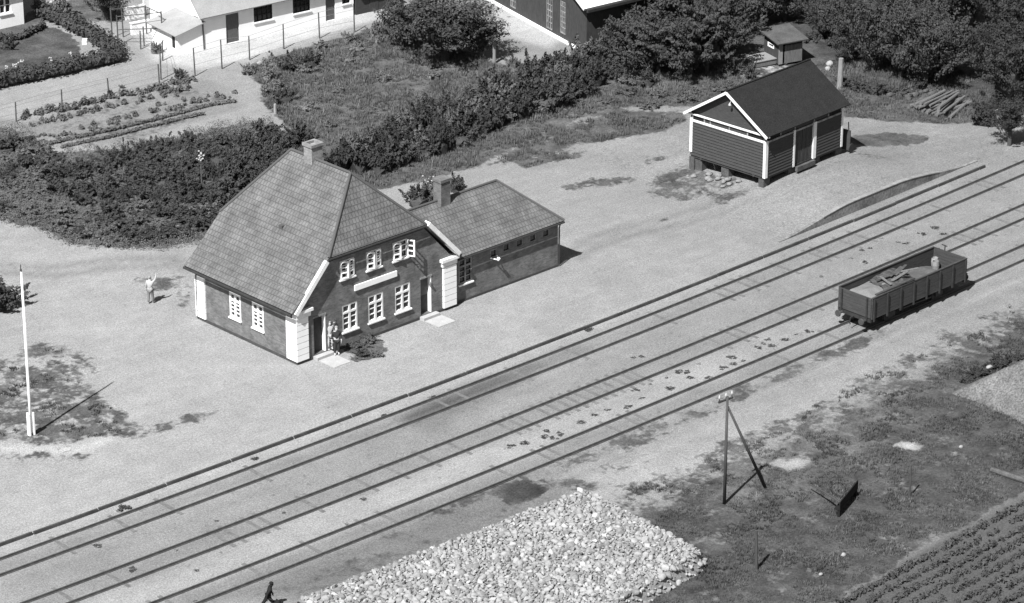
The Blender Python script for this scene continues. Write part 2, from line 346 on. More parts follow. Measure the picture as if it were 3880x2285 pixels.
 ('veg', .05, .3, [(18.36,-28.84),(19.06,-28.78),(19.62,-29.51),(19.23,-29.97),(18.58,-29.68)]),
 ('tone', .30, .4, [(18.36,-28.84),(19.06,-28.78),(19.62,-29.51),(19.23,-29.97),(18.58,-29.68)]),
 ('veg', .45, .5, [(2.43,-29.95),(3.68,-30.42),(3.84,-31.44),(2.54,-31.03)]),
 ('tone', .20, .35, ribbon(RUT_C, .45)), ('tone', .20, .35, ribbon(shift(RUT_C, -1.4), .45)),
 # tilled plot at the corner
 ('veg', 0, .4, [(2.77,-39.40),(10.88,-37.95),(20.10,-37.10),(25.09,-37.24),(6.71,-52.90),(-4.79,-43.19)]),
 ('tone', .070, .4, [(2.77,-39.40),(10.88,-37.95),(20.10,-37.10),(25.09,-37.24),(6.71,-52.90),(-4.79,-43.19)]),
]
def zone_attrs(x, y):
    veg = np.where(y - curve(x) < KERB, .05, 0.0); tone = np.full(x.shape, .228) - .060*sstep(-5, 55, x); gt = np.full(x.shape, .068)  # tone darkens towards +x: lens vignette painted into the bare ground
    A = {'veg': veg, 'tone': tone, 'gtone': gt}
    for a, val, f, poly in ZONES:
        xs = [p[0] for p in poly]; ys = [p[1] for p in poly]
        m = (x > min(xs)-f) & (x < max(xs)+f) & (y > min(ys)-f) & (y < max(ys)+f)
        if not m.any(): continue
        w = sstep(-f, f, sdist(poly, x[m], y[m])); A[a][m] = A[a][m] * (1 - w) + val * w
    return A
def build_ground():
    xs = np.concatenate([[-1500, -400, -120, -70], np.arange(-52, 96, .5), [110, 160, 400, 1500]])
    vs = np.concatenate([[-1500, -400, -130, -75], np.arange(-60, -8, .5), [KERB - .03, KERB + .1, RAMPV - .06, RAMPV + .06], np.arange(-6.5, 78, .5), [90, 140, 400, 1500]])
    vs = np.sort(vs)
    Xg, Vg = np.meshgrid(xs, vs); Yg = Vg + curve(np.clip(Xg, -80, 130))
    Zg = gz(Xg.ravel(), Yg.ravel()).reshape(Xg.shape)
    fx = Xg.ravel(); fy = Yg.ravel()
    for k in (.35, 1.1): Zg = Zg + 0
    rough = np.array([mnoise.noise(Vector((a*.35, b*.35, 0))) for a, b in zip(fx, fy)])
    A = zone_attrs(fx, fy)
    Zf = Zg.ravel() + rough * .10 * np.clip(A['veg'], 0, 1) * (np.abs(fx) < 200)
    n, m_ = len(vs), len(xs)
    idx = np.arange(n*m_).reshape(n, m_)
    F = np.stack([idx[:-1,:-1], idx[:-1,1:], idx[1:,1:], idx[1:,:-1]], -1).reshape(-1, 4)
    me = bpy.data.meshes.new('ground'); me.from_pydata(np.stack([fx, fy, Zf], 1).tolist(), [], F.tolist())
    for k, a in A.items():
        at = me.attributes.new(k, 'FLOAT', 'POINT'); at.data.foreach_set('value', a.astype(np.float32))
    me.polygons.foreach_set('use_smooth', [True]*len(me.polygons))
    m = bpy.data.materials.new('ground_cover'); nt, b = nodes_of(m); N, L = nt.nodes, nt.links
    pos = N.new('ShaderNodeNewGeometry').outputs['Position']
    def attr(nm): q = N.new('ShaderNodeAttribute'); q.attribute_name = nm; return q.outputs['Fac']
    def nz(s, d=4, ro=.55): q = N.new('ShaderNodeTexNoise'); q.inputs['Scale'].default_value = s; q.inputs['Detail'].default_value = d; q.inputs['Roughness'].default_value = ro; L.new(pos, q.inputs[0]); return q.outputs[0]
    def mp(x, a, b_, c, d): q = N.new('ShaderNodeMapRange'); q.inputs[1].default_value = a; q.inputs[2].default_value = b_; q.inputs[3].default_value = c; q.inputs[4].default_value = d; L.new(x, q.inputs[0]); return q.outputs[0]
    def ma(op, x, y):
        q = N.new('ShaderNodeMath'); q.operation = op
        for i, z in enumerate((x, y)):
            if isinstance(z, (int, float)): q.inputs[i].default_value = z
            else: L.new(z, q.inputs[i])
        return q.outputs[0]
    patch = ma('ADD', ma('MULTIPLY', nz(.55, 6, .6), .62), ma('MULTIPLY', nz(2.6, 4), .38))
    e = ma('ADD', ma('MULTIPLY', attr('veg'), 1.0), ma('MULTIPLY', ma('SUBTRACT', patch, .5), 2.5))
    fac = mp(e, .42, .66, 0, 1)
    bare = ma('MULTIPLY', attr('tone'), ma('MULTIPLY', mp(nz(.22, 4), .3, .7, .91, 1.09), ma('MULTIPLY', mp(nz(13, 3, .85), .28, .72, .66, 1.34), mp(nz(2.1, 4, .6), .3, .7, .95, 1.05))))
    # worn streaks lie along the yard: cart wheels, feet, rakes
    mpn = N.new('ShaderNodeMapping'); mpn.inputs['Rotation'].default_value = (0, 0, R(-5)); mpn.inputs['Scale'].default_value = (.16, 1.5, 1); L.new(pos, mpn.inputs[0])
    st_n = N.new('ShaderNodeTexNoise'); st_n.inputs['Scale'].default_value = .9; st_n.inputs['Detail'].default_value = 5; st_n.inputs['Roughness'].default_value = .65; L.new(mpn.outputs[0], st_n.inputs[0])
    bare = ma('MULTIPLY', bare, mp(st_n.outputs[0], .3, .7, .94, 1.06))
    bare = ma('MULTIPLY', bare, mp(nz(.75, 5, .65), .3, .7, .91, 1.09))
    bare = ma('MULTIPLY', bare, mp(nz(6.5, 2, .8), .3, .7, .80, 1.20))
    bare = ma('MULTIPLY', bare, mp(nz(3.1, 3, .5), .64, .70, 1, .78))           # scattered dark pebbles and bits
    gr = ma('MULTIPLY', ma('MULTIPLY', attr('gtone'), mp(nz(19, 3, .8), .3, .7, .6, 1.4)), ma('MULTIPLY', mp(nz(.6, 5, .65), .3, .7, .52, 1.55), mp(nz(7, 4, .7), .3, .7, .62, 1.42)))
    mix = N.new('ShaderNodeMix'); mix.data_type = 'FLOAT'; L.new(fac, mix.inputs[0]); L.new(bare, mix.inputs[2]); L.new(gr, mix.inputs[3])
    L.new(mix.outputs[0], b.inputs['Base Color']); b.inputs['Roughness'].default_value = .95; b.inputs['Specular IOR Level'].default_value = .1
    bp = N.new('ShaderNodeBump'); bp.inputs['Strength'].default_value = .35; bp.inputs['Distance'].default_value = .06
    L.new(nz(9, 4, .7), bp.inputs['Height']); L.new(bp.outputs[0], b.inputs['Normal'])
    me.materials.append(m)
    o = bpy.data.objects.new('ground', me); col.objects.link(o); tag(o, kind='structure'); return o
build_ground()

# ------------------------------------------------------------------ walls with openings
def wall(mb, o, u, L_, z0, z1, holes, depth, n, floor_rev=True):
    """flat wall from o along u, faced towards n, with rectangular openings (u0,u1,z0,z1) and their reveals"""
    o, u, n = Vector(o), Vector(u), Vector(n)
    us = sorted({0, L_, *[h[0] for h in holes], *[h[1] for h in holes]}); zs = sorted({z0, z1, *[h[2] for h in holes], *[h[3] for h in holes]})
    pt = lambda a, z, d=0: o + u*a + Vector((0,0,z)) - n*d
    def q(p):
        w = (p[1]-p[0]).cross(p[2]-p[0])
        return p
    for a, b_ in zip(us, us[1:]):
        for c, d in zip(zs, zs[1:]):
            if any(h[0] <= a + 1e-6 and b_ <= h[1] + 1e-6 and h[2] <= c + 1e-6 and d <= h[3] + 1e-6 for h in holes): continue
            mb.face([pt(a,c), pt(b_,c), pt(b_,d), pt(a,d)], [(a,c),(b_,c),(b_,d),(a,d)])
    for a, b_, c, d in holes:
        for p1, p2 in (((a,c),(a,d)), ((a,d),(b_,d)), ((b_,d),(b_,c)), ((b_,c),(a,c))):
            mb.face([pt(*p1), pt(*p2), pt(*p2, depth), pt(*p1, depth)], [(0,0),(1,0),(1,depth),(0,depth)])
def window(parent, o, u, n, hole, cols=2, rows=3, recess=.07, fw=.09, mw=.05, transom=None, sill=True, frame='frame_paint', pane='glass', name='window', mull=.11):
    """frame with mullions, sub-parts pane and sill, set into an opening"""
    o, u, n = Vector(o), Vector(u), Vector(n); a, b_, c, d = hole
    M = Matrix.Translation(o) @ Matrix((u, -n, Vector((0,0,1)))).transposed().to_4x4()
    f = MB(); t0, t1 = recess - .05, recess + .03
    e = .003
    f.box((a+e, t0, c+e), (a+fw, t1, d-e), M); f.box((b_-fw, t0, c+e), (b_-e, t1, d-e), M)
    f.box((a+fw, t0, c+e), (b_-fw, t1, c+fw), M); f.box((a+fw, t0, d-fw), (b_-fw, t1, d-e), M)
    zs = [c+fw, d-fw]
    if transom: f.box((a+fw, t0-.015, transom-.06), (b_-fw, t1-.015, transom+.06), M)
    w = (b_-a)
    for i in range(1, cols):
        x = a + w*i/cols; k = mull if cols == 2 else mw
        f.box((x-k/2, t0-.008, c+fw), (x+k/2, t1-.008, d-fw), M)
    top = transom or d
    for j in range(1, rows):
        z = c+fw + (top-c-fw)*j/rows; f.box((a+fw, t0+.02, z-mw/2), (b_-fw, t1-.004, z+mw/2), M)
    w_ = f.build(name, frame, parent)
    p = MB(); p.box((a+e, recess+.04, c+e), (b_-e, recess+.06, d-e), M); p.build('pane', pane, w_)
    if sill:
        s_ = MB(); s_.box((a-.06, -.10, c-.09), (b_+.06, recess, c-.004), M); s_.build('sill', 'coping', w_)
    return w_
def casement(w_, o, u, n, hinge, z0, z1, width, ang, side):
    """an opened window leaf: a slim glazed frame swung out from the wall"""
    o, u, n = Vector(o), Vector(u), Vector(n)
    d = (u * (1 if side == 'l' else -1) * math.cos(ang) + n * math.sin(ang)).normalized()
    nn = d.cross(Vector((0,0,1)))
    M = Matrix.Translation(o + u*hinge + n*.03) @ Matrix((d, nn, Vector((0,0,1)))).transposed().to_4x4()
    f = MB(); t = .025
    f.box((0,-t,z0),(.07,t,z1),M); f.box((width-.09,-t,z0),(width,t,z1),M)
    for k in range(4):
        z = z0 + (z1-z0-.07)*k/3; f.box((.07,-t+.003,z),(width-.09,t-.003,z+.07),M)
    lf = f.build('casement', 'white_paint', w_)
    return lf

# ------------------------------------------------------------------ station building
st = empty('station_building', (0,0,0), R(3.4), 'two storey brick railway station with steep half hipped tile roof and low wing', 'station')
EX, EY = Vector((1,0,0)), Vector((0,1,0))
FRONT = dict(o=(0,0,0), u=EX, n=-EY); SIDE = dict(o=(0,9.0,0), u=-EY, n=-EX)
lower = [(3.37,4.52,.98,2.62), (5.33,6.49,.98,2.62), (7.38,8.57,.98,2.62)]
upper = [(3.27,4.36,4.27,5.38), (5.25,6.38,4.27,5.38), (7.26,8.40,4.27,5.38)]
doors = [(1.24,2.12,.22,2.48), (9.38,10.22,.22,2.50)]
wmb = MB()
wall(wmb, (0,0,0), EX, 12, 0, 3.1, lower + doors, .30, -EY)
wall(wmb, (3.0,0,0), EX, 6.0, 3.1, 5.80, [(a-3, b-3, c, d) for a, b, c, d in upper], .25, -EY)
wmb.face([(0,0,3.1),(3,0,3.1),(3,0,5.80),(2.35,0,5.80)], [(0,3.1),(3,3.1),(3,5.8),(2.35,5.8)])
wmb.face([(9,0,3.1),(12,0,3.1),(9.55,0,5.80),(9,0,5.80)], [(9,3.1),(12,3.1),(9.55,5.8),(9,5.8)])
sidew = [(9-6.01,9-4.98,1.12,2.68), (9-3.95,9-2.92,1.12,2.68)]
wall(wmb, (0,9,0), -EY, 9, 0, 3.3, sidew, .25, -EX)
wall(wmb, (12,0,0), EY, 9, 0, 3.3, [], .25, EX)
wall(wmb, (12,9,0), -EX, 12, 0, 3.1, [], .25, EY)
wmb.face([(12,9,3.1),(0,9,3.1),(2.35,9,5.8),(9.55,9,5.8)], [(0,3.1),(12,3.1),(9.6,5.8),(2.4,5.8)])
wmb.build('wall', 'brick', st)
pl = MB()
for lo, hi in (((-.04,-.04,0),(1.22,.0-.001,.17)), ((2.14,-.04,0),(9.36,-.001,.17)), ((10.24,-.04,0),(12.04,-.001,.17)), ((-.04,0,0),(-.001,9.04,.17))): pl.box(lo, hi)
pl.build('plinth', 'plinth', st)
for h in lower: window(st, **FRONT, hole=h, cols=2, rows=3, transom=2.12, mull=.14, fw=.10)
for i, h in enumerate(upper):
    w_ = window(st, **FRONT, hole=h, cols=2, rows=3, transom=None, mull=.10, fw=.08)
    a, b_, c, d = h
    casement(w_, **FRONT, hinge=a+.04, z0=c+.03, z1=d-.05, width=.50, ang=R(16), side='l')
    casement(w_, **FRONT, hinge=b_-.04, z0=c+.03, z1=d-.05, width=.48, ang=R(12 if i < 2 else 118), side='r')
for h in sidew: window(st, **SIDE, hole=h, cols=2, rows=4, transom=2.22, mull=.15, fw=.12, recess=.04, mw=.06)
def front_door(h, leaf, split):
    a, b_, c, d = h
    m = MB(); m.box((a+.003, .27, c+.003), (b_-.003, .31, d-.003))
    dr = m.build('door', 'dark_door', st)
    f = MB(); f.box((a+.003, .235, d-.11), (b_-.10, .262, d-.02)); 
    if split: f.box((a+.003, .245, c+1.12), (b_-.1, .265, d-.12))
    f.build('door_panel', leaf, dr)
    j = MB(); j.box((b_-.06, .003, c+.004), (b_-.002, .26, d-.004)); j.build('door_jamb', 'white_paint', dr)
    li = MB(); li.box((a-.05,-.03,d+.004),(b_+.05,-.002,d+.11)); li.build('lintel', 'worn_trim', dr)
    k = MB(); k.beam((a+.12,.24,c+1.0),(a+.12,.20,c+1.0),.10,.03); k.build('handle', 'porcelain', dr)
    s_ = MB(); s_.box((a-.12,-.42,0),(b_+.30,-.045,.20)); s_.build('doorstep', 'concrete', st)
front_door(doors[0], 'worn_trim', False); front_door(doors[1], 'door_wood', True)
# quoins: painted rusticated blocks, and the cornice stone on top of each front one
def quoin(x0, x1, y0, y1):
    q = MB(); n = 7; z = .18; h = 2.62/n
    for k in range(n): q.box((x0, y0, z + k*h + .018), (x1, y1, z + (k+1)*h - .018))
    o = q.build('quoin', 'white_paint', st)
    c = MB(); c.box((x0+.05, y0+.04, .17), (x1-.02 if x1 < 5 else x1-.05, y1-.02, 2.80)); c.build('joint', 'mortar_joint', o)
quoin(-.10, .78, -.10, .84); quoin(11.10, 12.10, -.14, .5); quoin(-.10, .30, 8.22, 9.10)
for x0, x1 in ((-.22, 1.05), (10.90, 12.26)):
    c = MB(); c.box((x0, -.26, 3.14), (x1, .30, 3.32)); c.box((x0+.08 if x0 < 0 else x0+.1, -.17, 2.83), (x1-.12, .2, 3.14)); c.build('cornice', 'coping', st)
sb = MB(); sb.box((4.29,-.10,3.30), (7.50,-.02,3.64)); sg = sb.build('sign_board', 'white_paint', st)
# main roof
XL, XR, ZE, XM, ZR = -.47, 12.47, 3.28, 5.92, 9.50
zl = lambda x: ZE + (ZR-ZE)*(x-XL)/(XM-XL); zr_ = lambda x: ZE + (ZR-ZE)*(XR-x)/(XR-XM)
ZH = 5.96; HL = XL + (ZH-ZE)/(ZR-ZE)*(XM-XL); HR = XR - (ZH-ZE)/(ZR-ZE)*(XR-XM)
Y0, Y1, RF, RB = -.24, 9.52, 2.0, 7.25
def kick(p): return p
rf = MB(); T = .14
def rface(p):
    p = [Vector(q) for q in p]; n = (p[1]-p[0]).cross(p[2]-p[0]).normalized()
    if n.z < 0: p.reverse(); n = -n
    rf.face(p, auto_uv(p)); lo = [q - n*T for q in p]; rf.face(list(reversed(lo)), [(0,0)]*len(p))
    for i in range(len(p)):
        j = (i+1) % len(p); rf.face([p[i], lo[i], lo[j], p[j]], [(0,0),(0,.1),(.1,.1),(.1,0)])
eL = 0.9  # the tiles flatten out a little over the eaves
zk = zl(XL+eL); 
rface([(XL-.05,Y0,ZE+.10),(XL+eL,Y0,zk),(XL+eL,Y1,zk),(XL-.05,Y1,ZE+.10)])
rface([(XL+eL,Y0,zk),(HL,Y0,ZH),(XM,RF,ZR),(XM,RB,ZR),(HL,Y1,ZH),(XL+eL,Y1,zk)])
rface([(XR,Y0,ZE),(XR,Y1,ZE),(HR,Y1,ZH),(XM,RB,ZR),(XM,RF,ZR),(HR,Y0,ZH)])
rface([(HL,Y0,ZH),(HR,Y0,ZH),(XM,RF,ZR)])
rface([(HL,Y1,ZH),(XM,RB,ZR),(HR,Y1,ZH)])
roof = rf.build('roof', 'roof_tile', st)
rt = MB()
for a, b_ in (((XM,RF,ZR),(XM,RB,ZR)), ((HL,Y0,ZH),(XM,RF,ZR)), ((HR,Y0,ZH),(XM,RF,ZR)), ((HL,Y1,ZH),(XM,RB,ZR))):
    rt.tube([Vector(a)+Vector((0,0,.02)), Vector(b_)+Vector((0,0,.02))], .085, 8)
rt.build('ridge_tiles', 'roof_tile', roof)
for P_ in (((-.15,3.30),(HL-.02,ZH-.10)), ((12.20,3.32),(HR+.05,ZH-.10))):
    v = MB(); (xa, za), (xb, zb) = P_
    if xa < 5: v.beam((xa-.10,-.23,za-.08),(xb-.12,-.23,zb-.06), .20, .26); 
    else: v.beam((xa,-.16,za+.12),(xb+.08,-.16,zb+.12), .44, .26)
    v.build('verge', 'coping', st)
g = MB(); g.tube([(XL-.07,Y0+.02,ZE-.03),(XL-.07,Y1-.02,ZE-.03)], .08, 8); g.tube([(-.1,8.95,ZE-.1),(-.07,8.98,.1)], .045, 6); g.build('gutter', 'gutter', st)
g = MB(); g.tube([(HL+.05,Y0-.06,ZH-.08),(HR-.05,Y0-.06,ZH-.08)], .06, 8); g.build('gutter', 'gutter', st)
sf = MB(); sf.box((HL+.15,Y0+.1,ZH-.30),(HR-.15,-.005,ZH-.17)); sf.build('soffit', 'plinth', st)
# chimney on the main ridge: shaft, crown with a flue opening
ch = MB(); ch.box((5.62,5.05,8.6),(6.42,5.75,10.25), uvs=True); cho = ch.build('chimney', 'chimney_brick', roof)
cc = MB(); cc.box((5.55,4.98,10.25),(5.72,5.82,10.42)); cc.box((6.32,4.98,10.25),(6.49,5.82,10.42)); cc.box((5.72,4.98,10.25),(6.32,5.14,10.42)); cc.box((5.72,5.66,10.25),(6.32,5.82,10.42))
cc.build('chimney_cap', 'kerb_top', roof)
rv = MB(); rv.box((2.6,4.25,6.2),(2.86,4.55,6.50)); rv.build('roof_hatch', 'roof_tile', roof)
# wing
AW0, AW1 = .22, 6.2
am = MB(); smalls = [(3.15,3.71,2.10,2.62),(4.20,4.75,2.20,2.68),(5.27,5.86,2.20,2.68),(6.40,6.95,2.20,2.68),(7.48,8.04,2.20,2.68)]
bigw = (.60,1.68,1.15,2.72)
wall(am, (12.0,AW0,0), EX, 8.75, 0, 3.0, [bigw] + smalls, .2, -EY)
wall(am, (20.75,AW0,0), EY, 6.0, 0, 3.0, [], .2, EX); wall(am, (20.75,6.22,0), -EX, 8.75, 0, 3.0, [], .2, EY)
am.build('wing_wall', 'brick', st)
W2 = dict(o=(12.0,AW0,0), u=EX, n=-EY)
window(st, **W2, hole=bigw, cols=2, rows=3, transom=2.25, frame='worn_trim', mull=.10)
for i, h in enumerate(smalls):
    w_ = window(st, **W2, hole=h, cols=1, rows=1, fw=.055, sill=False, frame='worn_trim')
    if i == 0:
        f = MB(); f.beam((12+h[0]+.02, AW0-.02, 2.14),(12+h[0]+.30, AW0-.34, 2.06),.05); f.beam((12+h[1]-.02, AW0-.02, 2.14),(12+h[0]+.30, AW0-.34, 2.06),.05); f.beam((12+h[0]+.27,AW0-.33,2.02),(12+h[0]+.42,AW0-.36,2.16),.12,.1); f.build('hopper_leaf', 'white_paint', w_)
pl = MB(); pl.box((12.15,AW0-.04,0),(20.79,AW0-.001,.15)); pl.build('plinth', 'plinth', st)
ar = MB(); rf = ar
AE, AZ, AYR, AZR, AXR = AW0-.25, 3.0, 3.1, 5.42, 18.35
rface([(11.6,AE,AZ),(21.05,AE,AZ),(AXR,AYR,AZR),(9.9,AYR,AZR)])
rface([(21.05,AE,AZ),(21.05,6.45,AZ),(AXR,AYR,AZR)])
rface([(9.9,AYR,AZR),(AXR,AYR,AZR),(21.05,6.45,AZ),(11.6,6.45,AZ)])
aro = ar.build('wing_roof', 'roof_tile', st)
rt = MB(); rt.tube([(9.9,AYR,AZR+.02),(AXR,AYR,AZR+.02)],.08,8); rt.tube([(AXR,AYR,AZR+.02),(21.05,AE,AZ+.02)],.08,8); rt.build('ridge_tiles', 'roof_tile', aro)
g = MB(); g.tube([(12.2,AE-.05,AZ-.09),(21.0,AE-.05,AZ-.09)],.06,8); g.tube([(20.72,AE,AZ-.1),(20.80,AW0-.06,AZ-.45),(20.80,AW0-.06,.1)],.05,6); g.build('gutter', 'gutter', st)
ch = MB(); ch.box((13.52,2.72,4.7),(14.26,3.40,6.62), uvs=True); ch.box((13.47,2.67,6.62),(14.31,3.45,6.80), uvs=True); ch.build('chimney', 'brick', aro)
lp = MB(); lp.tube([(9.02,-.03,3.55),(9.02,-.28,3.66),(9.02,-.40,3.60)],.022,6); lp.tube([(9.02,-.40,3.60),(9.02,-.40,3.48)],[.05,.13],8); lp.build('wall_lamp', 'gutter', st)
# slabs in front of the two doors
def slab(c, w, d, label):
    m = MB(); m.box((-w/2,-d/2,-.05),(w/2,d/2,.035)); m.build_obj = m.build('paving_slab', 'concrete', loc=(c[0],c[1],0)); o = m.build_obj
    o.rotation_euler = (0,0,R(3.4)); tag(o, label, 'paving slab', 'pale slabs at the station doors')
slab((1.89,-0.98), 1.25, 1.35, 'pale concrete slab lying before the shadowed station door beside the shrubs')
slab((10.02,-0.41), 1.3, 1.25, 'pale square slab before the station door beside the right white quoin')

# ------------------------------------------------------------------ tracks, platform kerb, loading ramp wall
def sweep(mb, pts, prof):
    """extrude a closed profile (offset across, height) along a ground line"""
    rings = []
    for i, (x, y) in enumerate(pts):
        a = pts[max(i-1,0)]; b_ = pts[min(i+1,len(pts)-1)]; d = Vector((b_[0]-a[0], b_[1]-a[1])).normalized(); nrm = Vector((-d.y, d.x))
        rings.append(len(mb.v)); mb.v += [(x + nrm.x*o_, y + nrm.y*o_, z) for o_, z in prof]
    k = len(prof)
    for r0, r1 in zip(rings, rings[1:]):
        for j in range(k): mb.f.append((r0+j, r1+j, r1+(j+1)%k, r0+(j+1)%k))
    mb.f.append(tuple(rings[0]+j for j in range(k))); mb.f.append(tuple(rings[-1]+j for j in reversed(range(k))))
RAILP = lambda c: [(c-.07,BED-.05),(c+.07,BED-.05),(c+.07,BED+.03),(c+.035,BED+.05),(c+.032,BED+.14),(c-.032,BED+.14),(c-.035,BED+.05),(c-.07,BED+.03)]
for v, lab in ((T1,'railway track nearest the station, running along the platform kerb'), (T2,'middle railway track of the three, between the platform track and the wagon track'), (T3,'railway track farthest from the station, the one carrying the open wagon')):
    t = empty('railway_track', (0,0,0), 0, lab, 'railway track', 'tracks through the station')
    for off in (.73, -.73):
        m = MB(); sweep(m, along(v, -75, 120), RAILP(off)); m.build('rail', 'rail_steel', t)
    m = MB(); r_ = random.Random(int(-v*10))
    for i in range(150):
        x = -45 + i*.72 + r_.uniform(-.05,.05)
        lift = r_.random()
        if lift < (.34 if v == T2 else .20) or (v == T2 and 9.5 < x < 14):
            y = v + curve(x); a = math.atan(2*5.257*(x-X0)/1e4)
            M = Matrix.Translation((x, y, BED)) @ Matrix.Rotation(a + r_.uniform(-.02,.02), 4, 'Z'); m.box((-.11,-1.2,-.05),(.11,1.2,.012 + .012*r_.random()), M)
    tag(m.build('sleepers', 'sleeper_wood', t), kind='stuff')
kb = empty('platform_kerb', (0,0,0), 0, 'long dark stone kerb along the platform edge beside the nearest track', 'kerb')
r_ = random.Random(3)
x = -72.0
while x < 53.0:
    L_ = 4.1 + r_.uniform(-.3,.3); xb = min(x + L_ - .10, 53.4)
    m = MB(); dv = r_.uniform(-.03,.03); sweep(m, along(KERB + dv, x, xb, 1.4), [(-.09,BED-.1),(.07,BED-.1),(.05,.015),(-.06,.015)])
    if xb > -40: m.build('kerb_stone', 'kerb_stone', kb)
    x += L_
def stepprof(m, pts, hts, base, th):
    rings = []
    for (x, y), h in zip(pts, hts):
        rings.append(len(m.v)); m.v += [(x,y-th/2,base),(x,y+th/2,base),(x,y+th/2,h),(x,y-th/2,h)]
    for r0, r1 in zip(rings, rings[1:]):
        for j in range(4): m.f.append((r0+j, r1+j, r1+(j+1)%4, r0+(j+1)%4))
    m.f.append(tuple(rings[0]+j for j in range(4))); m.f.append(tuple(rings[-1]+j for j in reversed(range(4))))
rw = empty('ramp_wall', (0,0,0), 0, 'low stained retaining wall bowing up along the loading ramp by the track', 'retaining wall')
xs = np.linspace(33.7, 53.6, 30); pts = [(x, RAMPV + curve(x)) for x in xs]
hts = [max(.05, float(mound(x, RAMPV+.01, y)) + .04) for x, y in pts]
m = MB(); stepprof(m, pts, hts, -.35, .20); m.build('wall', 'retaining_wall', rw)
m = MB(); rings = []
i0, i1 = 6, 24
for (x, y), h in list(zip(pts, hts))[i0:i1]:
    rings.append(len(m.v)); m.v += [(x,y-.13,h-.002),(x,y+.16,h-.002),(x,y+.16,h+.05),(x,y-.13,h+.05)]
for r0, r1 in zip(rings, rings[1:]):
    for j in range(4): m.f.append((r0+j, r1+j, r1+(j+1)%4, r0+(j+1)%4))
m.f.append(tuple(rings[0]+j for j in range(4))); m.f.append(tuple(rings[-1]+j for j in reversed(range(4))))
m.build('capping', 'kerb_top', rw)

# ------------------------------------------------------------------ goods shed
sh = empty('goods_shed', (38.4, 1.75, 0), R(6.5), 'black boarded goods shed with white trim and felt roof, raised on piers', 'goods shed')
SL, SW, SF, ST = 7.9, 6.2, 1.28, 4.28
def siding(mb, o, u, L_, z0, z1, n, bh=.205, lap=.05, skip=()):
    o, u, n = Vector(o), Vector(u), Vector(n); k = int(round((z1-z0)/bh)); h = (z1-z0)/k
    segs = [(0, L_)]
    for a, b_ in skip: segs = [s_ for (p, q) in segs for s_ in (((p, a), (b_, q)) if p < a and b_ < q else ((p, q),))]
    for a, b_ in segs:
        for i in range(k):
            za, zb = z0+i*h, z0+(i+1)*h
            A_, B_ = o+u*a, o+u*b_
            zz = lambda p, z, d: p + Vector((0,0,z)) + n*d
            mb.face([zz(A_,za,lap), zz(B_,za,lap), zz(B_,zb,0), zz(A_,zb,0)])
            mb.face([zz(A_,za,0), zz(B_,za,0), zz(B_,za,lap), zz(A_,za,lap)])
m = MB()
siding(m, (0,0,0), EX, SL, SF, 3.72, -EY, skip=((2.97,4.86),)); siding(m, (0,SW,0), -EY, SW, SF, 3.72, -EX)
siding(m, (SL,0,0), EY, SW, SF, ST, EX); siding(m, (SL,SW,0), -EX, SL, SF, ST, EY)
m.box((.0,.03,3.72),(SL,.05,ST)); m.box((.03,.0,3.72),(.05,SW,ST))
m.face([(.04,0,ST),(.04,SW,ST),(.04,3.05,6.28)]); m.face([(SL-.04,0,ST),(SL-.04,3.05,6.28),(SL-.04,SW,ST)])
m.box((.05,.05,SF),(SL-.05,SW-.05,SF+.05))
m.build('wall', 'tarred_board', sh)
m = MB()
for i in range(9): m.box((2.97+.21*i+.008,.05+.012*(i%2),SF+.02),(2.97+.21*(i+1)-.008,.10,3.70))
m.build('door', 'tarred_upright', sh)
for lo, hi in (((-.06,-.08,SF-.05),(.20,.12,3.74)), ((-.07,SW-.16,SF+.2),(.10,SW+.06,3.80)), ((2.80,-.07,SF-.05),(2.97,.06,3.74)), ((4.86,-.07,SF-.05),(5.16,.06,3.74)), ((SL-.13,-.07,SF-.02),(SL+.05,.10,ST))):
    m = MB(); m.box(lo, hi); m.build('corner_post', 'trim_paint', sh)
for lo, hi, mt in (((-.065,.13,3.60),(-.002,SW-.17,3.74),'trim_paint'), ((-.05,.001,3.60),(-.045,.002,3.61),'trim_paint'), ((.21,-.068,3.60),(SL-.14,-.037,3.72),'worn_trim')):
    m = MB(); m.box(lo, hi); m.build('trim_rail', mt, sh)
m = MB()
for x in (.10,1.52,2.97,4.95,6.42,SL-.05): m.box((x-.05,-.01,3.73),(x+.05,.028,ST-.03))
m.build('frieze_stud', 'worn_trim', sh)
m = MB()
for y in (.1,1.5,3.0,4.6,5.1,SW-.1): m.box((-.012,y-.05,3.745),(.028,y+.05,4.08))
m.build('frieze_stud', 'worn_trim', sh)
# frieze openings between trim rail and eaves
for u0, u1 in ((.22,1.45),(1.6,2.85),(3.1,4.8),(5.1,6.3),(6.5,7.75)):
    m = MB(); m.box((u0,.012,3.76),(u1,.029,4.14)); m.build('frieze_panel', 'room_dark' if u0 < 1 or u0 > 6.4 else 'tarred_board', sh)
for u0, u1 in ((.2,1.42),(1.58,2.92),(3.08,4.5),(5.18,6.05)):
    m = MB(); m.box((.012,u0,3.76),(.029,u1,4.06)); m.build('frieze_panel', 'room_dark' if u0 < 1 or u0 > 5 else 'tarred_board', sh)
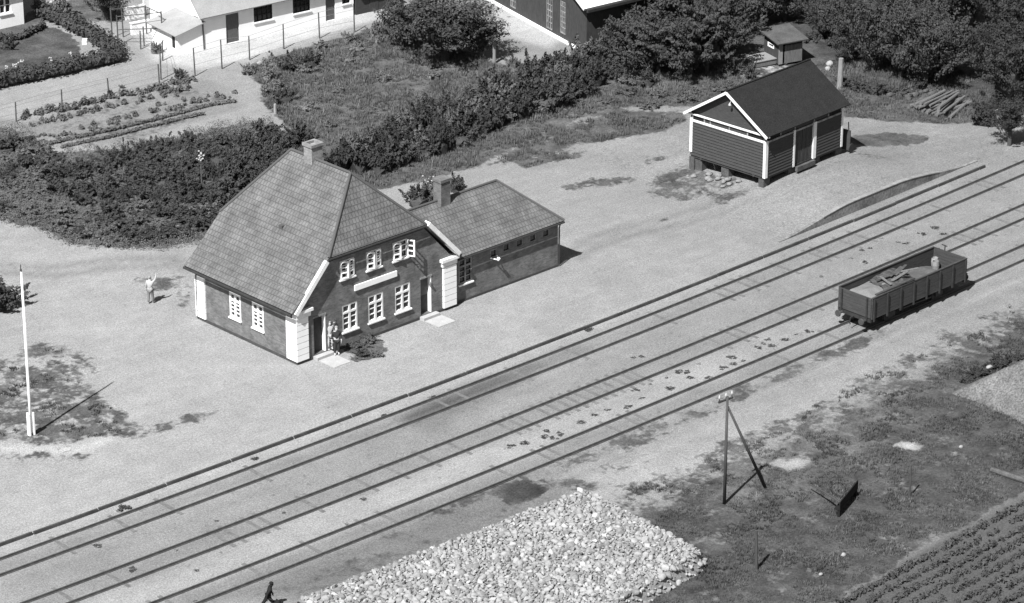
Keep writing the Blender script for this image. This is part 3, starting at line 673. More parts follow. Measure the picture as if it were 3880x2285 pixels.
# roof
OE, OG, RY, RZ, EZ = .38, .32, 3.08, 6.45, 4.20
rf = MB(); T = .09
zr2 = lambda y: EZ + (RZ-EZ)*(y+OE)/(RY+OE)
rface([(-OG,-OE,EZ),(SL+.35,-OE,EZ),(SL+.35,RY,RZ),(-OG,RY,RZ)]); rface([(-OG,RY,RZ),(SL+.35,RY,RZ),(SL+.35,SW+OE,EZ),(-OG,SW+OE,EZ)])
ro = rf.build('roof', 'roofing_felt', sh)
m = MB(); m.tube([(-OG,RY,RZ+.03),(SL+.35,RY,RZ+.03)], .06, 8); m.build('ridge_roll', 'roofing_felt', ro)
for a, b_ in (((-OG-.03,-OE,EZ-.10),(-OG-.03,RY,RZ-.11)), ((-OG-.03,SW+OE,EZ-.10),(-OG-.03,RY,RZ-.11))):
    m = MB(); m.beam(a, b_, .06, .17); m.build('bargeboard', 'trim_paint', sh)
m = MB(); m.box((-.12,-.36,4.07),(-.014,SW+OE+.04,4.16)); m.build('pent_ledge', 'trim_paint', sh)
m = MB(); m.box((-.001,-.05,4.13),(.035,SW,4.20)); m.build('gable_board', 'tarred_board', sh)
m = MB(); m.box((-.03,.8,SF-.16),(SL,.98,SF-.001)); m.box((-.03,SW-.98,SF-.16),(SL,SW-.8,SF-.001)); m.box((0,.02,SF-.16),(SL,.16,SF-.001)); m.box((.02,.17,SF-.16),(.18,SW-.02,SF-.001)); m.build('floor_beam', 'tarred_board', sh)
for k, (x, y) in enumerate([(.05,.10),(.10,3.05),(.1,SW-.9),(.0,SW-.32),(2.6,.12),(5.2,.12),(SL-.4,.12),(2.6,3.1),(5.2,3.1),(SL-.4,3.1),(2.6,SW-.4),(5.2,SW-.4),(SL-.4,SW-.4)]):
    m = MB(); m.box((x,y,-.1),(x+.62,y+.62 if k in (1,2) else y+.42,SF-.165)); m.build('pier', 'pier_block', sh)
m = MB(); m.box((3.0,-.30,.9),(4.85,-.10,SF-.06)); m.build('door_sill', 'pier_block', sh)
wl = MB(); wl.tube([(-.02,2.78,5.72),(-.22,2.78,5.80),(-.30,2.78,5.72)], .025, 6); wl.tube([(-.3,2.78,5.72),(-.3,2.78,5.58)], [.04,.10], 8); wl.build('gable_lamp', 'porcelain', sh)
g = random.Random(15)
for k in range(16):
    u = g.uniform(-1.2,-.05); v_ = g.uniform(2.0,5.6); p_ = Matrix.Rotation(R(6.5),3,'Z') @ Vector((u,v_,0)); r = g.uniform(.10,.22); x, y = 38.4+p_.x, 1.75+p_.y
    m = MB(); m.blob((0,0,r*.4), (r*1.2,r*.9,r*.65), 2, .25, k+950); tag(m.build('rubble_block', 'kerb_top', loc=(x,y,gz(x,y)), smooth=True), 'grey lump in the rubble under the raised near end of the black shed', 'stone', 'rubble under the goods shed')
# things by the shed
t = empty('leaning_board', (38.80,6.48,0.40), R(10), 'pale square board leaning in the gap under the raised black shed', 'board')
m = MB(); M = Matrix.Rotation(R(-22), 4, 'X'); m.box((-.28,-.02,0),(.28,.02,.62), M); m.build('plank', 'pale_stone', t); m = MB(); m.box((-.28,-.045,.1),(.28,-.022,.17), M); m.build('batten', 'worn_trim', t)
t = empty('hand_cart', (46.95, 3.05, .62), R(100), 'dark wheeled hand cart stood on end behind the shed corner', 'cart')
m = MB(); m.box((-.45,-.08,.15),(.45,.0,1.55)); m.build('body', 'wagon_board', t)
for s_ in (-.52,.52):
    m = MB(); m.tube([(s_-.03,-.1,.32),(s_+.03,-.1,.32)], .32, 16); m.build('wheel', 'wagon_iron', t)
m = MB(); m.beam((-.3,-.04,1.5),(-.25,-.04,2.1),.05); m.beam((.3,-.04,1.5),(.25,-.04,2.1),.05); m.build('handle', 'wagon_board', t)

# ------------------------------------------------------------------ open goods wagon and its load
WX = 32.4; WYAW = math.atan(2*5.257*(WX-X0)/1e4)
wg = empty('open_wagon', (WX, T3 + curve(WX), BED), WYAW, 'dark open goods wagon with boarded sides standing alone on the track', 'railway wagon')
WL2, WW2, WZ0, WZ1 = 4.35, 1.28, .98, 2.22
m = MB(); m.box((-WL2,-WW2,WZ0-.06),(WL2,WW2,WZ0)); m.build('floor', 'wagon_inside', wg)
for s_ in (-1, 1):
    m = MB(); y = s_*WW2; k = 6; h = (WZ1-WZ0)/k
    for i in range(k): m.box((-WL2, min(y,y-s_*.06), WZ0+i*h+.006), (WL2, max(y,y-s_*.06)+.003*(i%2), WZ0+(i+1)*h-.006))
    m.box((-WL2,min(y+s_*.02,y-s_*.09),WZ1),(WL2,max(y+s_*.02,y-s_*.09),WZ1+.05)); sd = m.build('side', 'wagon_board', wg)
    for i in range(8):
        x = -WL2 + .14 + i*(2*WL2-.28)/7
        p_ = MB(); p_.box((x-.05,min(y+s_*.004,y+s_*.085),WZ0-.22),(x+.05,max(y+s_*.004,y+s_*.085),WZ1-.04)); p_.build('stanchion', 'wagon_iron', sd)
for s_ in (-1, 1):
    m = MB(); x = s_*WL2; k = 6; h = (WZ1+.02-WZ0)/k
    for i in range(k): m.box((min(x,x+s_*.06),-WW2+.065,WZ0+i*h+.006),(max(x,x+s_*.06)+.003*(i%2),WW2-.065,WZ0+(i+1)*h-.006))
    e_ = m.build('end', 'wagon_board', wg)
    p_ = MB()
    for y in (-.95,.95): p_.box((min(x+s_*.064,x+s_*.14),y-.05,WZ0-.2),(max(x+s_*.064,x+s_*.14),y+.05,WZ1))
    p_.build('end_post', 'wagon_iron', e_)
m = MB()
for y in (-.92,.92): m.box((-WL2-.1,y-.06,.72),(WL2+.1,y+.06,.92))
for x in (-WL2-.05, -1.6, 1.6, WL2-.08): m.box((x,-1.22,.70),(x+.13,1.22,.915))
m.build('underframe', 'wagon_iron', wg)
for x in (-2.2, 2.2):
    m = MB(); m.tube([(x,-.95,.46),(x,.95,.46)], .06, 8); ax = m.build('axle', 'wagon_iron', wg)
    for y in (-.74,.74):
        w_ = MB(); w_.tube([(x,y-.06,.46),(x,y+.06,.46)], .46, 20); w_.tube([(x,y-.075,.46),(x,y+.075,.46)], .12, 10); w_.build('wheel', 'wagon_iron', ax)
    for y in (-.95,.95):
        g = MB(); g.box((x-.32,y-.05,.40),(x+.32,y+.05,.69)); g.build('axle_guard', 'wagon_iron', wg)
for s_ in (-1,1):
    for y in (-.88,.88):
        m = MB(); x = s_*(WL2+.1); m.tube([(x,y,.80),(x+s_*.36,y,.80)], .085, 10); b_ = m.build('buffer', 'buffer_iron', wg)
        h = MB(); h.tube([(x+s_*.36,y,.80),(x+s_*.42,y,.80)], [.21,.19], 16); h.build('buffer_head', 'buffer_iron', b_)
    m = MB(); x = s_*(WL2+.1); m.beam((x,0,.78),(x+s_*.3,0,.76),.07); m.tube([(x+s_*.3,0,.76),(x+s_*.34,0,.5),(x+s_*.28,0,.36)],.03,6); m.build('coupling', 'wagon_iron', wg)
m = MB(); m.beam((WL2+.05,.5,.9),(WL2+.12,.5,2.5),.05); m.beam((WL2+.12,.35,2.5),(WL2+.12,.75,2.5),.05); m.box((WL2+.10,-1.0,1.0),(WL2+.5,-.3,1.06)); m.build('brake_gear', 'wagon_iron', wg)
m = MB(); m.beam((-1.2,-1.02,.62),(1.4,-1.02,.55),.05,.09); m.build('brake_lever', 'wagon_iron', wg)
WM = Matrix.Translation(wg.location) @ Matrix.Rotation(WYAW, 4, 'Z')
def load_heap(x0, x1, top, label, mat='load_sand', y1=1.19):
    m = MB(); nx, ny = 26, 12; r_ = random.Random(5)
    for i in range(nx+1):
        for j in range(ny+1):
            x = x0 + (x1-x0)*i/nx; y = -1.19 + (y1+1.19)*j/ny
            e = min(1, 3.2*min(i/nx, 1-i/nx) + .25) * (1 - .25*abs(2*j/ny-1))
            m.v.append(tuple(WM @ Vector((x, y, WZ0 + top*e + .06*mnoise.noise(Vector((x*2,y*2,0)))))))
    k = len(m.v)
    for i in range(nx):
        for j in range(ny): a = i*(ny+1)+j; m.f.append((a, a+ny+1, a+ny+2, a+1))
    m.v += [tuple(WM @ Vector(p)) for p in ((x0,-1.19,WZ0+.004),(x1,-1.19,WZ0+.004),(x1,y1,WZ0+.004),(x0,y1,WZ0+.004))]
    for i in range(nx): m.f.append((k if i < nx//2 else k+1, i*(ny+1), (i+1)*(ny+1))); m.f.append((k+3 if i < nx//2 else k+2, (i+1)*(ny+1)+ny, i*(ny+1)+ny))
    o = m.build('load_heap', mat, smooth=True); return tag(o, label, 'load heap', kind='stuff')
load_heap(-4.2, -.9, 1.08, 'pale heap of sand filling the near end of the open wagon')
load_heap(-.85, 4.2, .50, 'thin dark spread of sand on the wagon floor toward its far end', 'dark_sand')
r_ = random.Random(11)
for i in range(7):
    x = -1.7 + i*.32; y = r_.uniform(-.45,.45); a = r_.choice((r_.uniform(.1,.5), r_.uniform(-.5,-.1), r_.uniform(1.1,1.5))); L_ = r_.uniform(1.1,1.7)
    d = Vector((math.cos(a), math.sin(a), 0))*L_/2
    if abs(d.y) > .55: d *= .55/abs(d.y)
    m = MB(); z = WZ0 + 1.20 + i*.03; m.beam(WM @ (Vector((x,y,z)) - d), WM @ (Vector((x,y,z+.09)) + d), r_.uniform(.14,.24), .04)
    tag(m.build('loose_board', 'canvas' if i % 3 else 'grey_board'), 'loose board lying askew on the canvas in the wagon', 'board', 'boards askew on the wagon load')
m = MB(); nx, ny = 18, 12
for i in range(nx+1):
    for j in range(ny+1):
        x = -2.3 + 3.3*i/nx; y = -1.12 + 2.15*j/ny; zz = WZ0 + .98 + .28*abs(mnoise.noise(Vector((x*1.1+.5*y,y*1.9,4)))) + .20*(1-abs(2*i/nx-1)) - .42*max(0,(i-10)/8)
        m.v.append(tuple(WM @ Vector((x + (.45*y if 0 < i < nx else .3*y), y, zz))))
for i in range(nx):
    for j in range(ny): a = i*(ny+1)+j; m.f.append((a,a+ny+1,a+ny+2,a+1))
tag(m.build('tarpaulin', 'canvas'), 'crumpled grey canvas sheet thrown over the load in mid wagon', 'tarpaulin')
m = MB(); m.beam(WM @ Vector((-3.9,-1.12,2.30)), WM @ Vector((-.6,-1.24,2.42)), .16, .07); tag(m.build('long_plank', 'wagon_board'), 'long dark plank lying along the near side of the wagon rim', 'plank')
for (x, y, lab, mt) in ((3.35,.25,'pale round drum with dark open top, the near one at the far wagon end','kerb_top'), (3.72,.62,'pale round drum with dark open top, the far one in the wagon corner','stone_pale')):
    b_ = empty('drum', WM @ Vector((x,y,WZ0+.42)), .3, lab, 'drum', 'drums in the wagon')
    m = MB(); n = 16
    m.tube([(0,0,0),(0,0,.25),(0,0,.5)], [.20,.225,.20], n, cap=False); m.tube([(0,0,.5),(0,0,.12)], [.18,.185], n, cap=False)
    m.v += [(0,0,.12)]; m.build('shell', mt, b_)
    m = MB(); m.tube([(0,0,.10),(0,0,.14)], .18, n); m.build('contents', 'room_dark', b_)

# ------------------------------------------------------------------ flagpole, braced pole, stakes, trough
fp = empty('flagpole', (-16.46,1.88)+(0,), 0, 'tall white flagpole on the grass plot at the left', 'flagpole')
m = MB(); m.tube([(0,0,.2),(0,0,3),(0,0,9.6)], [.085,.08,.04], 10); m.build('pole', 'white_paint', fp, smooth=True)
m = MB(); m.box((-.17,-.13,-.1),(-.09,.13,1.35)); m.box((.09,-.13,-.1),(.17,.13,1.35)); m.beam((-.19,0,1.1),(.19,0,1.1),.05); m.build('foot_clamp', 'white_paint', fp)
m = MB(); m.tube([(0,0,9.6),(0,0,9.72)],[.06,.05],8); m.beam((0,0,9.7),(.0,0,9.98),.035); m.build('finial', 'pole_wood', fp)
m = MB(); m.tube([(.06,-.05,1.2),(.05,-.04,9.6)], .008, 5); m.build('halyard', 'white_paint', fp)
def braced_pole(base, foot, h, label, zb):
    b_ = empty('utility_pole', (base[0],base[1],zb), 0, label, 'utility pole')
    f = Vector((foot[0]-base[0], foot[1]-base[1], 0))
    m = MB(); m.tube([(0,0,-.1),(0,0,h)], [.088,.068], 9); m.build('pole', 'pole_wood', b_, smooth=True)
    m = MB(); m.tube([f+Vector((0,0,-.1)), (0.06*f.x/f.length,0.06*f.y/f.length,h*.90)], [.09,.065], 9); m.build('strut', 'pole_wood', b_, smooth=True)
    m = MB(); m.beam((-.52,.12,h-.22),(.48,.10,h-.22),.08,.10); m.build('crossarm', 'pole_wood', b_)
    for x in (-.46, .0, .42):
        m = MB(); m.tube([(x,.11,h-.17),(x,.11,h+.02)], .022, 6); ins = m.build('pin', 'wagon_iron', b_)
        k = MB(); k.tube([(x,.11,h-.02),(x,.11,h+.05),(x,.11,h+.12),(x,.11,h+.17)], [.045,.055,.035,.02], 10); k.build('insulator', 'porcelain', ins)
    return b_
braced_pole((6.67,-27.96), (9.66,-27.98), 6.15, 'dark pole with slanting strut and three white insulators in the rough field', BED)
def stake(p, h, r, label, mat='pole_wood', lean=(0,0), name='stake'):
    t = MB(); t.tube([(0,0,-.1),(lean[0]*.5,lean[1]*.5,h*.5),(lean[0],lean[1],h)], [r*1.15,r,r*.9], 7)
    o = t.build(name, mat, loc=(p[0],p[1],gz(p[0],p[1]))); return tag(o, label, 'post')
stake((3.00,-34.13), 2.15, .085, 'dark lone post in the grass right of the stone heap', lean=(-.05,.05))
stake((14.72,-33.47), 1.75, .05, 'thin faint stake in the dark field above the crop rows', lean=(.02,.05))
stake((41.81,32.80), 1.6, .12, 'pale weathered post at the edge of the big bushy tree', 'pale_wood')
stake((11.45,25.72), 2.4, .05, 'thin pole topped with white blossom in the shrub bank left of the roof', 'post_wood')
stake((23.63,34.40), .7, .10, 'short pale round marker post at the end of the garden path', 'pale_stone')
# dark trough on legs with a long shaft and a hoop beside it
tq = (10.19,-32.81); TA = R(25); tr = empty('trough', (tq[0],tq[1],BED), TA, 'black board trough on legs with a long thin shaft in the rough field', 'trough')
m = MB(); m.box((-.05,-.03,.40),(2.75,.03,.88)); m.box((-.05,.032,.40),(2.75,.30,.45)); m.build('body', 'black_cloth', tr)
for x in (.06, 2.62):
    m = MB(); m.box((x-.08,-.02,-.1),(x+.08,.12,.405)); m.build('leg', 'black_cloth', tr)
se = Matrix.Rotation(-TA, 3, 'Z') @ (Vector((11.04,-29.70,0.30)) - Vector((tq[0],tq[1],BED)))
m = MB(); m.tube([(-.03,0,.86),tuple(Vector((0,0,.86)).lerp(se,.5)+Vector((0,0,.05))),tuple(se)], [.06,.05,.03], 7); m.build('shaft', 'pole_wood', tr)
hq = (11.98,-30.75); m = MB(); hb = [(hq[0]+.5*math.cos(a)*.95, hq[1]+.5*math.sin(a), BED+.55+.5*math.sin(a)) for a in np.linspace(0, 2*math.pi, 25)]
m.tube(hb, .022, 6, cap=False); tag(m.build('hoop', 'wagon_iron'), 'slender dark hoop standing slanted in the grass behind the trough', 'hoop')
m = MB(); a = (20.08,-34.28); b_ = (20.48,-36.62); m.tube([(a[0],a[1],BED+.12),(b_[0],b_[1],BED+.14)], [.15,.17], 9); tag(m.build('log', 'post_wood'), 'long fallen log in the grass at the right edge', 'log')
r_ = random.Random(21)
for k, (q, r, lab) in enumerate([((29.75,-25.40),.22,'pale boulder at the foot of the gravel mound by the field edge'), ((7.29,-35.95),.15,'white stone alone in the dark field near the crop rows'), ((4.98,-36.64),.12,'small white stone just above the crop rows'), ((20.96,-31.30),.14,'dull pale stone right of the white bare patch in the field'), ((28.79,43.34),.25,'grey stone at the foot of the wire fence by the white house')]):
    m = MB(); m.blob((0,0,r*.5), (r,r*.8,r*.7), 2, .2, k+50); tag(m.build('boulder', 'pale_stone', loc=(q[0],q[1],gz(q[0],q[1])), smooth=True), lab, 'stone')

# ------------------------------------------------------------------ houses beyond
def local_wall_box(mb, L_, D_, H_): pass
wh = empty('white_house', (29.65,48.57,0), R(-3.43), 'long whitewashed house with dark doors and small paned windows at the top', 'house')
m = MB(); WD = [(1.86,2.98,.02,2.22),(10.52,11.36,.02,2.10)]; WW = [(4.25,5.86,1.16,2.46),(7.64,9.15,1.16,2.40),(11.98,12.66,1.06,2.10)]
wall(m, (-1.86,0,0), EX, 13.0, -.1, 2.62, WD+WW, .16, -EY); wall(m, (-1.86,7.6,0), -EY, 7.6, -.1, 2.62, [(6.2,6.9,1.2,2.2)], .16, -EX); wall(m, (11.14,0,0), EY, 7.6, -.1, 2.62, [], .16, EX); wall(m, (11.14,7.6,0), -EX, 13, -.1, 2.62, [], .16, EY)
m.face([(-1.86,0,2.62),(-1.86,3.8,6.2),(-1.86,7.6,2.62)]); m.face([(11.14,0,2.62),(11.14,7.6,2.62),(11.14,3.8,6.2)])
m.build('wall', 'white_stucco', wh)
H1 = dict(o=(-1.86,0,0), u=EX, n=-EY)
for h in WW: window(wh, **H1, hole=h, cols=4 if h[1]-h[0] > 1 else 2, rows=3, recess=.08, fw=.05, mw=.03, mull=.04, frame='dark_door')
window(wh, (-1.86,7.6,0), -EY, -EX, (6.2,6.9,1.2,2.2), cols=2, rows=2, frame='dark_door')
for a, b_, c, d in WD:
    dm = MB(); dm.box((-1.86+a+.003,.08,c+.003),(-1.86+b_-.003,.12,d-.003)); dr = dm.build('door', 'door_wood', wh)
    k = MB(); k.beam((-1.86+b_-.12,.08,c+1),(-1.86+b_-.12,.03,c+1),.04,.08); k.build('handle', 'wagon_iron', dr)
rf = MB(); T = .12
rface([(-2.35,-.42,2.50),(11.5,-.42,2.50),(11.5,3.8,6.35),(-2.35,3.8,6.35)]); rface([(-2.35,3.8,6.35),(11.5,3.8,6.35),(11.5,8.0,2.5),(-2.35,8.0,2.5)]); rf.build('roof', 'roof_sheet', wh)
m = MB(); m.tube([(-2.0,-.06,2.2),(-1.95,-.06,0)],.04,6); m.build('downpipe', 'gutter', wh)
ln = MB(); wall(ln, (-4.1,-.02,0), EX, 2.2, -.1, 1.62, [], .1, -EY); ln.face([(-4.1,-.02,1.62),(-1.9,-.02,1.62),(-1.9,-.02,2.05)]); wall(ln, (-4.1,3.6,0), -EY, 3.62, -.1, 1.62, [(2.75,3.25,.35,1.3)], .1, -EX); ln.build('leanto_wall', 'white_stucco', wh)
m = MB(); m.box((-4.04,.38,.36),(-4.0,.85,1.29)); m.build('hatch', 'dark_door', wh)
rf = MB(); T = .07; rface([(-4.45,-.30,1.56),(-1.88,-.30,2.16),(-1.88,3.9,2.16),(-4.45,3.9,1.56)]); rf.build('leanto_roof', 'roof_sheet', wh)
# black tarred annex at its right end
an = empty('tarred_shed', (40.95,47.85,0), R(-3.4), 'low black shed against the right end of the white house', 'shed')
m = MB(); m.box((0,0,-.1),(3.2,3.2,1.9)); m.build('wall', 'tarred_board', an)
rf = MB(); T = .08; rface([(-.02,-.4,1.85),(3.5,-.4,1.85),(3.5,3.5,2.5),(-.02,3.5,2.5)]); rf.build('roof', 'roofing_felt', an)
m = MB(); m.box((1.2,-.03,0),(2.0,-.002,1.75)); m.build('door', 'tarred_upright', an)
# corner of another white house at the left edge
h2 = empty('whitewashed_cottage', (20.9,62.0,0), R(-3), 'corner of a whitewashed cottage behind the garden at the top left', 'house')
m = MB(); wall(m, (-14,0,0), EX, 14, -.2, 3.0, [(10.0,11.0,1.1,2.3),(12.0,13.0,1.1,2.3)], .15, -EY); wall(m, (0,0,0), EY, 8, -.2, 3.0, [], .15, EX); wall(m, (-14,8,0), -EY, 8, -.2, 3.0, [], .15, -EX); m.build('wall', 'white_stucco', h2)
for h in ((10.0,11.0,1.1,2.3),(12.0,13.0,1.1,2.3)): window(h2, (-14,0,0), EX, -EY, h, cols=2, rows=2, frame='white_paint')
rf = MB(); T = .12; rface([(-14.4,-.4,2.9),(.4,-.4,2.9),(.4,4,6.5),(-14.4,4,6.5)]); rface([(-14.4,4,6.5),(.4,4,6.5),(.4,8.4,2.9),(-14.4,8.4,2.9)]); rf.build('roof', 'roof_sheet', h2)
# barn
bn = empty('black_barn', (48.2,30.1,0), R(-3), 'large black boarded barn with tall narrow paned windows and white footing', 'barn')
BU = Vector((math.cos(R(82.5)), math.sin(R(82.5)), 0)); BN = Vector((-BU.y, BU.x, 0))     # left wall runs away from the corner
lw = Vector((0,0,0)); far = BU*15
bw_ = [(3.0,3.75,.55,3.0),(4.9,5.75,.35,3.1),(10.3,11.1,.45,3.2)]
m = MB(); wall(m, far, -BU, 15, 0, 3.72, [(15-b_,15-a,c,d) for a,b_,c,d in bw_], .08, BN); wall(m, (0,0,0), EX, 14, 0, 3.72, [], .1, -EY); m.build('wall', 'tarred_upright', bn)
for h in [(15-b_,15-a,c,d) for a,b_,c,d in bw_]: window(bn, far, -BU, BN, h, cols=3, rows=6, recess=.05, fw=.05, mw=.045, mull=.045, sill=False, frame='worn_trim')
m = MB(); M = Matrix.Translation(far) @ Matrix((-BU, -BN, Vector((0,0,1)))).transposed().to_4x4(); m.box((-.1,-.16,-.1),(15.05,-.012,.20), M); m.build('footing', 'white_paint', bn)
rf = MB(); T = .16
rface([BN*.55 + Vector((-.05,-.5,3.62)), Vector((14.4,-.5,3.62)), Vector((14.4,7.4,7.0)), BN*.55 + BU*7.5 + Vector((0,0,7.0))]); rface([BN*.55 + BU*7.5 + Vector((0,0,7.0)), Vector((14.4,7.4,7.0)), Vector((14.4,15.5,3.62)), BN*.55 + BU*15.5 + Vector((0,0,3.62))]); rf.build('roof', 'white_roof', bn)
m = MB(); m.face([Vector((0,0,3.72)), BU*15 + Vector((0,0,3.72)), BU*7.5 + Vector((0,0,6.9))]); m.build('gable', 'tarred_upright', bn)
m = MB(); m.box((-.30,-.52,3.28),(14.4,-.34,3.47)); m.build('eaves_board', 'dark_door', bn)
# hut
ht = empty('garden_hut', (57.19,19.55)+(0,), R(-12), 'small dark hut with sloping grey roof and white framed window among the trees', 'hut')
HL_, HD_, HH = 1.95, 2.0, 1.68
m = MB(); wall(m, (0,0,0), EX, HL_, 0, HH, [(.1,.55,.02,1.5)], .06, -EY); wall(m, (0,HD_,0), -EY, HD_, 0, HH+.1, [(.50,1.32,.95,1.28)], .08, -EX); wall(m, (HL_,0,0), EY, HD_, 0, HH, [], .05, EX); wall(m, (HL_,HD_,0), -EX, HL_, 0, HH+.1, [], .05, EY); m.build('wall', 'tarred_upright', ht)
m = MB(); m.box((.45,-.035,.0),(HL_-.02,-.003,HH-.35)); m.build('plank_wall', 'grey_board', ht)
m = MB(); m.box((-.05,-.05,0),(.28,-.002,HH-.1)); m.build('door', 'pale_wood', ht)
window(ht, (0,HD_,0), -EY, -EX, (.50,1.32,.95,1.28), cols=1, rows=1, fw=.07, frame='white_paint', sill=False, recess=.02)
rf = MB(); T = .08; rface([(-.35,-.35,HH-.02),(HL_+.3,-.35,HH-.02),(HL_+.3,HD_+.3,HH+.42),(-.35,HD_+.3,HH+.36)]); rf.build('roof', 'hut_roof', ht)
cf = empty('cold_frame', (56.44,20.77)+(0,), R(-10), 'low flat cold frame with pale lid in front of the small dark hut', 'cold frame')
m = MB(); m.box((-.85,-.75,-.05),(.95,.75,.32)); m.build('box', 'grey_board', cf); m = MB(); m.box((-.9,-.8,.325),(1.0,.8,.38)); m.build('lid', 'pale_wood', cf)
for k, (q, r, lab) in enumerate([((56.53,17.81),.34,'pale rubble lump beside the cold frame behind the shed roof'),((57.78,17.33),.22,'white stone at the corner of the small dark hut'),((60.04,17.26),.30,'big white boulder right of the small dark hut'),((59.24,16.67),.24,'smaller white boulder below the big one by the hut'),((50.43,27.37),.30,'pale stone slab among the shrubs in front of the barn'),((47.51,25.21),.42,'long white stone in the shrubs below the dark trees'),((49.37,24.56),.32,'upright pale stone in the shrubs beside the dark trees')]):
    m = MB(); m.blob((0,0,r*.55), (r,r*.85,r*.7), 2, .2, k+80); tag(m.build('boulder', 'pale_stone', loc=(q[0],q[1],gz(q[0],q[1])), smooth=True), lab, 'stone')
# white garden terrace between the houses: frame of posts and rails, low white walls
tc = empty('garden_pergola', (25.97,51.37)+(0,), R(-3), 'spindly pergola of posts and rails over white benches left of the white house', 'pergola')
m = MB()
for (x, y, h) in ((-2.6,1.9,2.3),(-2.1,3.6,2.3),(0,0,2.6),(.4,2.9,2.2),(-1.2,.6,1.5)):
    p_ = MB(); p_.tube([(x,y,-.1),(x-.02,y,h)], .05, 6); p_.build('post', 'post_wood', tc)
for a, b_ in (((-2.6,1.9,2.2),(0,0,2.5)), ((-2.1,3.6,2.2),(.4,2.9,2.1)), ((0,0,2.4),(.4,2.9,2.1)), ((-2.6,1.9,1.2),(-.1,.05,1.3))):
    p_ = MB(); p_.beam(a, b_, .05); p_.build('rail', 'post_wood', tc)
for k, (q, w_, lab) in enumerate([((27.91,57.93),1.6,'white low wall panel beside the pergola, the farther one'),((26.29,54.72),1.5,'white low wall panel under the pergola, nearest the garden path'),((30.25,59.12),1.3,'white low wall panel high up by the top edge near the pergola'),((27.83,53.05),1.0,'small white bench end before the pergola post')]):
    t = empty('garden_wall', (q[0],q[1],0), R(-5), lab, 'garden wall')
    m = MB(); m.box((-w_/2,-.12,-.05),(w_/2,.12,.85)); m.build('panel', 'white_stucco', t); m = MB(); m.box((-w_/2-.04,-.16,.852),(w_/2+.04,.16,.92)); m.build('coping', 'white_paint', t)

# ------------------------------------------------------------------ wire fences
def fence(pts, hts, label, r=.055, wires=(.4,.8,1.0)):
    f = empty('wire_fence', (0,0,0), 0, label, 'fence')
    r_ = random.Random(len(pts)*7+1)
    tops = []
    for (x, y), h in zip(pts, hts):
        m = MB(); lx, ly = r_.uniform(-.05,.05), r_.uniform(-.05,.05); z = gz(x,y); m.tube([(x,y,z-.1),(x+lx,y+ly,z+h)], [r,r*.85], 7); m.build('post', 'post_wood', f); tops.append(((x,y,z),(x+lx,y+ly,z+h)))
    for w in wires:
        m = MB(); m.tube([Vector(a).lerp(Vector(b_), w) for a, b_ in tops], .011, 4); m.build('wire', 'wire', f)
fence([(6.49,44.69),(9.23,44.46),(13.08,44.71),(16.87,44.65),(20.98,44.49)], (1.4,1.4,1.35,1.35,1.5), 'wire fence with dark posts along the path above the vegetable plot')
fence([(23.88,44.29),(26.24,44.34),(28.88,44.66),(32.19,45.03),(35.60,45.27),(38.40,44.73)], (2.1,2.2,1.8,1.9,2.0,2.2), 'wire fence with tall posts between the meadow and the white house')
fence([(21.60,45.20),(24.02,48.53),(24.24,51.64),(24.81,54.75)], (2.6,1.5,1.4,2.4), 'ragged wire fence climbing beside the garden path and the pergola')

# ------------------------------------------------------------------ people (one skinned body each)
def skinned(name, chain, edges, mat, parent=None, loc=(0,0,0), rz=0, sub=1):
    """chain: list of (x,y,z,radius); edges join them; the surface is grown round the skeleton"""
    me = bpy.data.meshes.new(name); me.from_pydata([c[:3] for c in chain], edges, [])
    o = bpy.data.objects.new(name, me); col.objects.link(o)
    mod = o.modifiers.new('skin', 'SKIN'); me.skin_vertices.new() if hasattr(me.skin_vertices, 'new') and not me.skin_vertices else None
    if not me.skin_vertices: pass
    else:
        for i, c in enumerate(chain):
            sv = me.skin_vertices[0].data[i]; sv.radius = (c[3], c[3]*(c[4] if len(c) > 4 else 1)); sv.use_root = (i == 0)
    s_ = o.modifiers.new('sub', 'SUBSURF'); s_.levels = sub; s_.render_levels = sub
    dg = bpy.context.evaluated_depsgraph_get(); dg.update()
    nm = bpy.data.meshes.new_from_object(o.evaluated_get(dg)); bpy.data.objects.remove(o)
    nm.materials.clear(); nm.materials.append(MATS[mat]); nm.polygons.foreach_set('use_smooth', [True]*len(nm.polygons))
    o = bpy.data.objects.new(name, nm); col.objects.link(o); o.location = loc; o.rotation_euler = (0,0,rz)
    if parent: o.parent = parent
    return o
